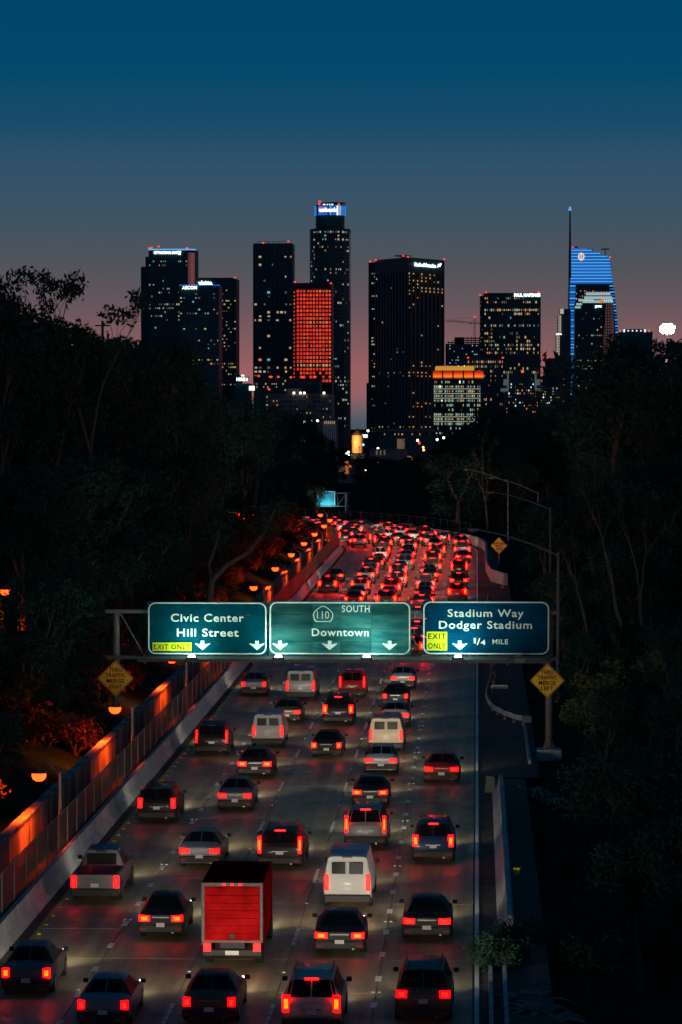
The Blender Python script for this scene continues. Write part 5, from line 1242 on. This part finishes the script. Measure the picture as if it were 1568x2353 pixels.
facade(t, (P(1275,0,Y-6).x,Y-6.6),(P(1300,0,Y-6).x,Y-6.6), P(0,925,Y).z, P(0,850,Y).z, 7, 12, 0.7, 0.5, offices(0.25), 74)
# tall sail-topped tower
Y = 4100; t = thing('office_tower', 'tall sail-topped tower outlined in blue lights with a spire', 'skyscraper', group='downtown towers')
prf = [(1309,571),(1318,569.5),(1340,570),(1362,575),(1380,582),(1400,591),(1404,600),(1408,640),(1412,670),(1416,700),(1420,745),(1423,790),(1424,1010),(1297,1010),(1302,900),(1305,800),(1308,650)]
mb = MB(); mb.prism([(P(x_,y_,Y).x,P(x_,y_,Y).z) for x_, y_ in prf][::-1], Y, Y+38); obj('wall', mb, T['blue'], t)
LE = [(570,1310),(650,1310),(800,1307),(915,1300)]; RE = [(570,1345),(576,1364),(582,1380),(592,1402),(640,1408),(670,1412),(700,1416),(745,1420),(790,1422.5)]
def strip_led(xa_, xb_, y_, key, h=1.1, Yo=1.0):
    p0, p1 = P(xa_,y_,Y), P(xb_,y_,Y); unit_box('light_strip', key, t, ((p0.x+p1.x)/2, Y-Yo, p0.z), (p1.x-p0.x, 1.0, h))
y_ = 571.5; i = 0
while y_ < 652:
    strip_led(1311, interp(RE, y_)-0.5, y_, 'bluel' if i % 2 else 'blue', 1.25); y_ += 3.6; i += 1
y_ = 657
while y_ < 912:
    x_ = interp(LE, y_); strip_led(x_, x_+13, y_, 'bluel' if int(y_) % 2 else 'blue', 1.4); strip_led(x_+0.3, x_+12.5, y_+3, 'blue', 0.7)
    if y_ < 790: xr_ = interp(RE, y_); strip_led(xr_-(9 if y_ < 700 else 6), xr_-0.4, y_, 'bluel' if int(y_) % 2 else 'blue', 1.4)
    y_ += 7.1
mb = MB(); mb.box(P(1311,0,Y).x,P(1402,0,Y).x,Y-0.6,Y-0.02,P(0,652,Y).z,P(0,602,Y).z); obj('crown_glass', mb, mat('crown_blue_glass',(0.01,0.06,0.2),0.3,em=(0.0,0.10,0.42),es=0.3,sample=False), t)
facade(t, (P(1324,0,Y).x,Y),(P(1402,0,Y).x,Y), P(0,740,Y).z, P(0,656,Y).z, 16, 14, 0.7, 0.5, offices(0.1, 0.8, {2:0.2,3:0.3,4:0.6,5:0.85,6:0.35,8:0.2}), 81)
mb = MB(); p0, p1 = P(1310,640,Y), P(1310,484,Y); mb.tube([(p0.x,Y-2,p0.z),(p0.x,Y-2,P(0,560,Y).z),(p1.x,Y-2,p1.z)], [1.7,1.5,0.9], 8); obj('spire', mb, T['blue'], t)
mb = MB(); mb.tube([(p1.x,Y-2,p1.z),(p1.x,Y-2,P(0,479,Y).z)], [2.2,0.9], 8); obj('spire_tip', mb, WM['bluel'], t); beacon(t, 1310, 477.5, Y, 1.0)
mb = MB(); pe = P(1336,590,Y)
mb.lathe([(3.5,0),(3.5,0.8)], 20); q = obj('emblem', mb, glow('emblem_glow', (1,0.85,0.72), 0.75), t, (pe.x,Y-2.2,pe.z)); q.scale = (1.25,1.55,1); q.rotation_euler = (R(90),0,0)
mb = MB(); mb.prism([(-1.9,-2.4),(-1.0,-2.4),(-1.0,2.4),(-1.9,2.4)],-0.2,0); mb.prism([(1.0,-2.4),(1.9,-2.4),(1.9,2.4),(1.0,2.4)],-0.2,0); obj('emblem_bars', mb, mat('emblem_brown',(0.3,0.1,0.03),0.6), t, (pe.x,Y-3.1,pe.z))
mb = MB()
for x_, w_, y2 in ((1325,4,566.5),(1355,8,572),(1392,9,571)):
    p = P(x_, y2, Y); mb.box(p.x-w_*0.6,p.x+w_*0.6,Y+10,Y+14,p.z-0.9,p.z+0.6); mb.tube([(p.x,Y+12,p.z-8),(p.x,Y+12,p.z)],0.6,5)
obj('roof_crane', mb, T['band'], t); beacon(t, 1317, 568, Y, 1.1); beacon(t, 1402, 591, Y, 1.2)
# accounting firm tower
Y = 3750; t = thing('office_tower', 'darker tower with tiered white crown before the blue-lit one', 'skyscraper', group='downtown towers')
a, b2 = block(t, 1322, 1409, 697, Y, 45, T['dark']); 
for x0_, x1_, y0_, y1_ in ((1347,1403,672,678.5),(1343,1407,681,687.5),(1339,1409,690,696)):
    block(t, x0_, x1_, y0_-0.5, Y+6, 30, T['dark'], 'crown_tier', 698)
    p0, p1 = P(x0_,y0_,Y+6), P(x1_,y1_,Y+6); unit_box('crown_light','crownw',t,((p0.x+p1.x)/2,Y+5.4,(p0.z+p1.z)/2),(p1.x-p0.x,1,(p0.z-p1.z)))
for k in range(9): p = P(1349+k*6.5,670.5,Y+6); unit_box('roof_lamp','orange' if k%2 else 'beacon',t,p,(1,1,1))
for k in range(16):
    if 5 < k < 10: continue
    p = P(1341+k*4.4,688.8,Y); unit_box('ledge_lamp','white',t,(p.x,Y+4.6,p.z),(1,1,0.9))
for x_, y_ in ((1325,699),(1322,706),(1330,690)): p0 = P(x_+6,y_,Y); unit_box('crown_light','crownw',t,(p0.x,Y-0.4,p0.z),(7,0.8,2.6))
lit_sign(t, 'pwc', 1368, 1383, 708, 702, Y, 'sign', 0.06)
p = P(1383,693,Y); mb = MB(); mb.lathe([(0.5,-2),(2.6,-1.5),(3.2,0.5),(1.8,2.2),(0.4,2.6)],10); obj('emblem', mb, WM['orange'], t, (p.x,Y+3,p.z))
mb = MB(); za = P(0,697,Y).z
poly = [(1393,697),(1409,697),(1411,760),(1402,850),(1396,915),(1380,915),(1384,830),(1388,760)]
mb.prism([(P(x_,y_,Y).x,P(x_,y_,Y).z) for x_, y_ in poly][::-1], Y-2.2, Y-0.05); obj('red_glass_face', mb, T['bronze'], t)
mb = MB()
for j in range(34): z_ = P(0,700+j*6.3,Y).z; mb.box(P(1380,0,Y).x,P(1411,0,Y).x,Y-2.7,Y-2.25,z_-0.45,z_+0.45)
for x_ in (1386,1392,1398,1404): q = P(x_,0,Y).x; mb.box(q-0.35,q+0.35,Y-2.75,Y-2.26,P(0,915,Y).z,za)
obj('mullions', mb, T['dark'], t)
facade(t, (P(1326,0,Y).x,Y),(P(1386,0,Y).x,Y), P(0,915,Y).z, P(0,712,Y).z, 14, 32, 0.72, 0.5, offices(0.24, 0.5, {9:0.7,18:0.6,20:0.5,27:0.7,28:0.6}), 82, 290)
# low building with crown of lights, right
Y = 3300; t = thing('round_building', 'low dark round building with bright roof lights behind the round tree', 'building', group='low downtown buildings')
block(t, 1423, 1500, 762, Y, 30, T['dark']); block(t, 1440, 1478, 756, Y+6, 15, T['dark'], 'roof_plant', 763)
for k in range(8): p = P(1425+k*9.6,760,Y); unit_box('roof_lamp','white' if k not in (0,7) else 'orange',t,(p.x,Y-0.6,p.z),(1.3,1,3.0 if k in (0,1,6,7) else 1.3))
# floodlight mast
Y = 700; t = thing('stadium_floodlight', 'dazzling white stadium floodlight above the trees at the right edge', 'floodlight'); p = P(1534,755,Y)
mb = MB(); mb.tube([(p.x,Y+0.5,-5),(p.x,Y+0.5,p.z+1)], 0.25, 8); obj('mast', mb, M['dark_steel'], t)
mb = MB(); mb.box(p.x-1.2,p.x+1.2,Y+0.1,Y+0.3,p.z-0.9,p.z+0.9); obj('frame', mb, M['dark_steel'], t)
fm = glow('floodlight_lens', (1,0.93,0.88), 60)
lb = MB(); lb.lathe([(0.42,0),(0.44,0.12),(0.15,0.22)], 14); me_l = lb.mesh('lamp', fm)
spots = [(-1.1+0.55*i, -0.8) for i in range(5)]+[(-1.45+0.55*i, -0.3) for i in range(6)]+[(-1.3+0.55*i, 0.25) for i in range(6)]+[(-0.8+0.55*i, 0.75) for i in range(4)]
for dx, dz in spots:
    o = obj('lamp', me_l, parent=t, loc=(p.x+dx*0.9, Y+0.05, p.z+dz*0.9)); o.rotation_euler = (R(90),0,0)
t = thing('banner_light', 'small vertical string of white lights below the floodlight', 'light', None or (0,0,0)); Y = 600
for k in range(6): p = P(1533,819+k*4,Y); unit_box('lamp', 'white', t, p, (0.35,0.3,0.22))
# grey civic building behind the trees
Y = 2100; t = thing('civic_building', 'pale grey building with irregular square openings behind the trees', 'building', group='low downtown buildings')
a, b2 = block(t, 610, 763, 905, Y, 40, T['stone']); block(t, 660, 690, 893, Y+5, 20, T['stone'], 'penthouse', 906)
rr = random.Random(12); q = MB(); q.box(-0.5,0.5,-0.06,-0.01,-0.5,0.5); me_op = q.mesh('window', T['dark'])
for i in range(14):
    for j in range(7):
        if rr.random() < 0.75:
            p = P(616+i*10.6,912+j*11,Y); w_, h_ = rr.choice([(2.2,1.6),(1.2,2.2),(1.4,1.4),(2.4,2.2)]); o = obj('window', me_op, parent=t, loc=(p.x,Y,p.z)); o.scale = (w_,1,h_)
facade(t, (a.x,Y),(b2.x,Y), P(0,990,Y).z, P(0,908,Y).z, 20, 9, 0.4, 0.4, lambda r,c,rr,st: rr.choice(['warm','warm','dim','orange']) if rr.random()<0.2 else None, 91)
for x_ in (676,691,700,745): p = P(x_,903,Y); unit_box('roof_lamp','signw',t,(p.x,Y-1,p.z),(1.5,1,1.5))
Y = 2500; t = thing('apartment_block', 'dark apartment blocks with red roof beacons below the red tower', 'building', group='low downtown buildings')
block(t, 586, 660, 868, Y, 30, T['dark']); block(t, 662, 735, 870, Y-10, 30, T['dark'], 'side_wing'); block(t, 592, 640, 858, Y+8, 12, T['dark'], 'roof_plant', 869)
facade(t, (P(588,0,Y).x,Y),(P(658,0,Y).x,Y), P(0,900,Y).z, P(0,872,Y).z, 14, 4, 0.6, 0.5, lambda r,c,rr,st:'warm' if rr.random()<0.3 else None, 92)
for x_, y_ in ((595,864),(621,866),(624,866),(640,866),(669,867),(697,867),(725,866),(618,894),(674,896)): beacon(t, x_, y_, Y-12, 1.5)
Y = 1800; t = thing('columned_hall', 'hall with lit white columns and flat roof among the trees', 'building', group='low downtown buildings')
a, b2 = block(t, 742, 772, 966, Y, 25, T['stone']); mb = MB(); mb.box(a.x-3,b2.x+3,Y-4,Y+25,a.z,a.z+1.0); obj('roof', mb, T['stone'], t)
for k in range(6): p = P(747+k*4.4,970,Y); unit_box('lit_panel','warm',t,(p.x,Y-0.6,p.z-0.2),(0.7,0.8,1.6))
me = MB().box(-0.35,0.35,-3.2,-2.5,-12,a.z-0.02).mesh('column', M['white_paint'])
for k in range(7): p = P(745+k*4.4,0,Y); obj('column', me, parent=t, loc=(p.x,Y,0))
me = None
for k in range(26):
    pass
# orange lit round house with cone roof
Y = 1500; t = thing('round_church', 'orange floodlit round building with a pointed conical roof in the gap', 'building', group='low downtown buildings'); c = P(822,996,Y); r = 13.5*Y/F
mb = MB(); mb.lathe([(r,-16),(r,P(0,1000,Y).z)], 16, (c.x,Y,0)); obj('wall', mb, mat('sandstone',(0.5,0.3,0.16),0.8,var=0.2,scale=0.5), t)
mb = MB(); mb.lathe([(r*0.85,P(0,1001,Y).z),(r*0.85,P(0,997,Y).z)], 16, (c.x,Y,0)); obj('lantern', mb, T['dark'], t)
mb = MB(); mb.lathe([(r*0.92,P(0,997,Y).z),(r*0.5,P(0,990,Y).z),(0.1,P(0,984,Y).z)], 16, (c.x,Y,0)); obj('roof', mb, mat('copper_roof',(0.16,0.08,0.04),0.6), t)
L = bpy.data.lights.new('floodlight', 'POINT'); L.energy = 9000; L.color = (1,0.5,0.16); L.shadow_soft_size = 0.6; lo = bpy.data.objects.new('floodlight', L); COL.objects.link(lo); lo.parent = t; lo.location = (c.x-2,Y-9,P(0,1018,Y).z)
p = P(838,1002,Y); unit_box('lit_sign','white',t,(p.x,Y,p.z),(3,0.5,1.6))
# street lamps and small lights of the mid distance
sl_m = glow('distant_lamp', (1,0.8,0.5), 5)
mats_ = {'w': glow('distant_white', (0.8,1,0.95), 5), 'o': glow('distant_orange', (1,0.4,0.12), 3), 'r': glow('distant_red', (1,0.03,0.02), 3), 'y': sl_m, 'b': glow('distant_blue', (0.1,0.5,1), 3)}
sp = {}
for k, m_ in mats_.items():
    q = MB(); q.lathe([(0.1,-0.5),(0.45,-0.2),(0.45,0.2),(0.1,0.5)], 8); sp[k] = q.mesh('lamp_head', m_)
pm = MB(); pm.tube([(0,0,-9),(0,0,-0.5)], 0.1, 5); pme = pm.mesh('pole', M['dark_steel'])
for x_, y_, Y, k in [(796,1042,1200,'w'),(801,1039,1200,'y'),(803,1044,1190,'w'),(835,1022,1400,'b'),(869,1031,1300,'w'),(877,1037,1200,'y'),(876,1060,900,'o'),(905,1036,1250,'w'),(918,1038,1200,'r'),(927,1038,1200,'b'),(973,1028,1300,'o'),(974,1034,1250,'o'),(964,1018,1300,'r'),(960,1012,1400,'y'),(1005,1010,1500,'y'),(1020,1006,1500,'y'),(948,1054,1000,'o'),(868,1062,900,'y'),(826,1028,1300,'r'),(655,968,1700,'y'),(668,972,1700,'y'),(682,968,1700,'o'),(700,970,1700,'y'),(716,968,1700,'y'),(730,967,1700,'y'),(636,966,1700,'o'),(695,1010,1300,'r'),(700,1014,1300,'o'),(846,990,1900,'y')]:
    p = P(x_, y_, Y); t = thing('distant_lamp', '%s point of lamp light low in the far city, one of many' % {'w':'white','o':'orange','r':'red','y':'warm yellow','b':'blue'}[k], 'street lamp', p, group='distant city lamps')
    o = obj('lamp_head', sp[k], parent=t); s_ = Y/1200; o.scale = (s_,s_,s_); obj('pole', pme, parent=t)
# small houses in the middle distance
def house(label, x0, x1, yt, yb, Y, m, wins):
    t = thing('house', label, 'house', group='small buildings beyond the bend'); a, b2 = P(x0,yt,Y), P(x1,yb,Y)
    mb = MB(); mb.box(a.x,b2.x,Y,Y+8,min(b2.z,0)-8,a.z); obj('wall', mb, m, t)
    mb = MB(); mb.box(a.x-0.4,b2.x+0.4,Y-0.5,Y+8.4,a.z,a.z+0.35); obj('roof', mb, T['stone'], t)
    for x_, y_, w_, h_, k in wins: p = P(x_,y_,Y); unit_box('window',k,t,(p.x,Y-0.05,p.z),(w_,0.2,h_))
pk = mat('stucco_pink', (0.35,0.26,0.25), 0.85)
house('pale house left of the street lights, with orange lit windows', 778, 812, 1068, 1085, 720, pk, [(783,1077,1,1.4,'dim'),(789,1077,1,1.4,'dim'),(797,1074,0.8,3,'orange'),(806,1070,0.7,0.7,'orange')])
house('low flat building beside the orange round building, white fascia', 803, 838, 1044, 1054, 1100, T['stone'], [(815,1049,2.4,1.6,'dim'),(828,1049,2.4,1.6,'dim')])
house('long low pinkish wall below the ribbed tower', 849, 935, 1034, 1046, 1150, pk, [(866+9*k,1040,0.6,1.8,'dim') for k in range(3)]+[(941,1053,1.4,1.6,'orange')])
house('small white kiosk below the ribbed tower', 913, 930, 1009, 1022, 1500, M['white_paint'], [(921,1014,2.2,1.0,'dim')])

# prototypes that were never placed do not belong to the scene
dead = [o for o in bpy.data.objects if o.parent is None and o.get('label') == 'x']
dead += [o for o in bpy.data.objects if o.parent in dead]
dead += [o for o in bpy.data.objects if o.parent in dead and o not in dead]
for o in dead: bpy.data.objects.remove(o)
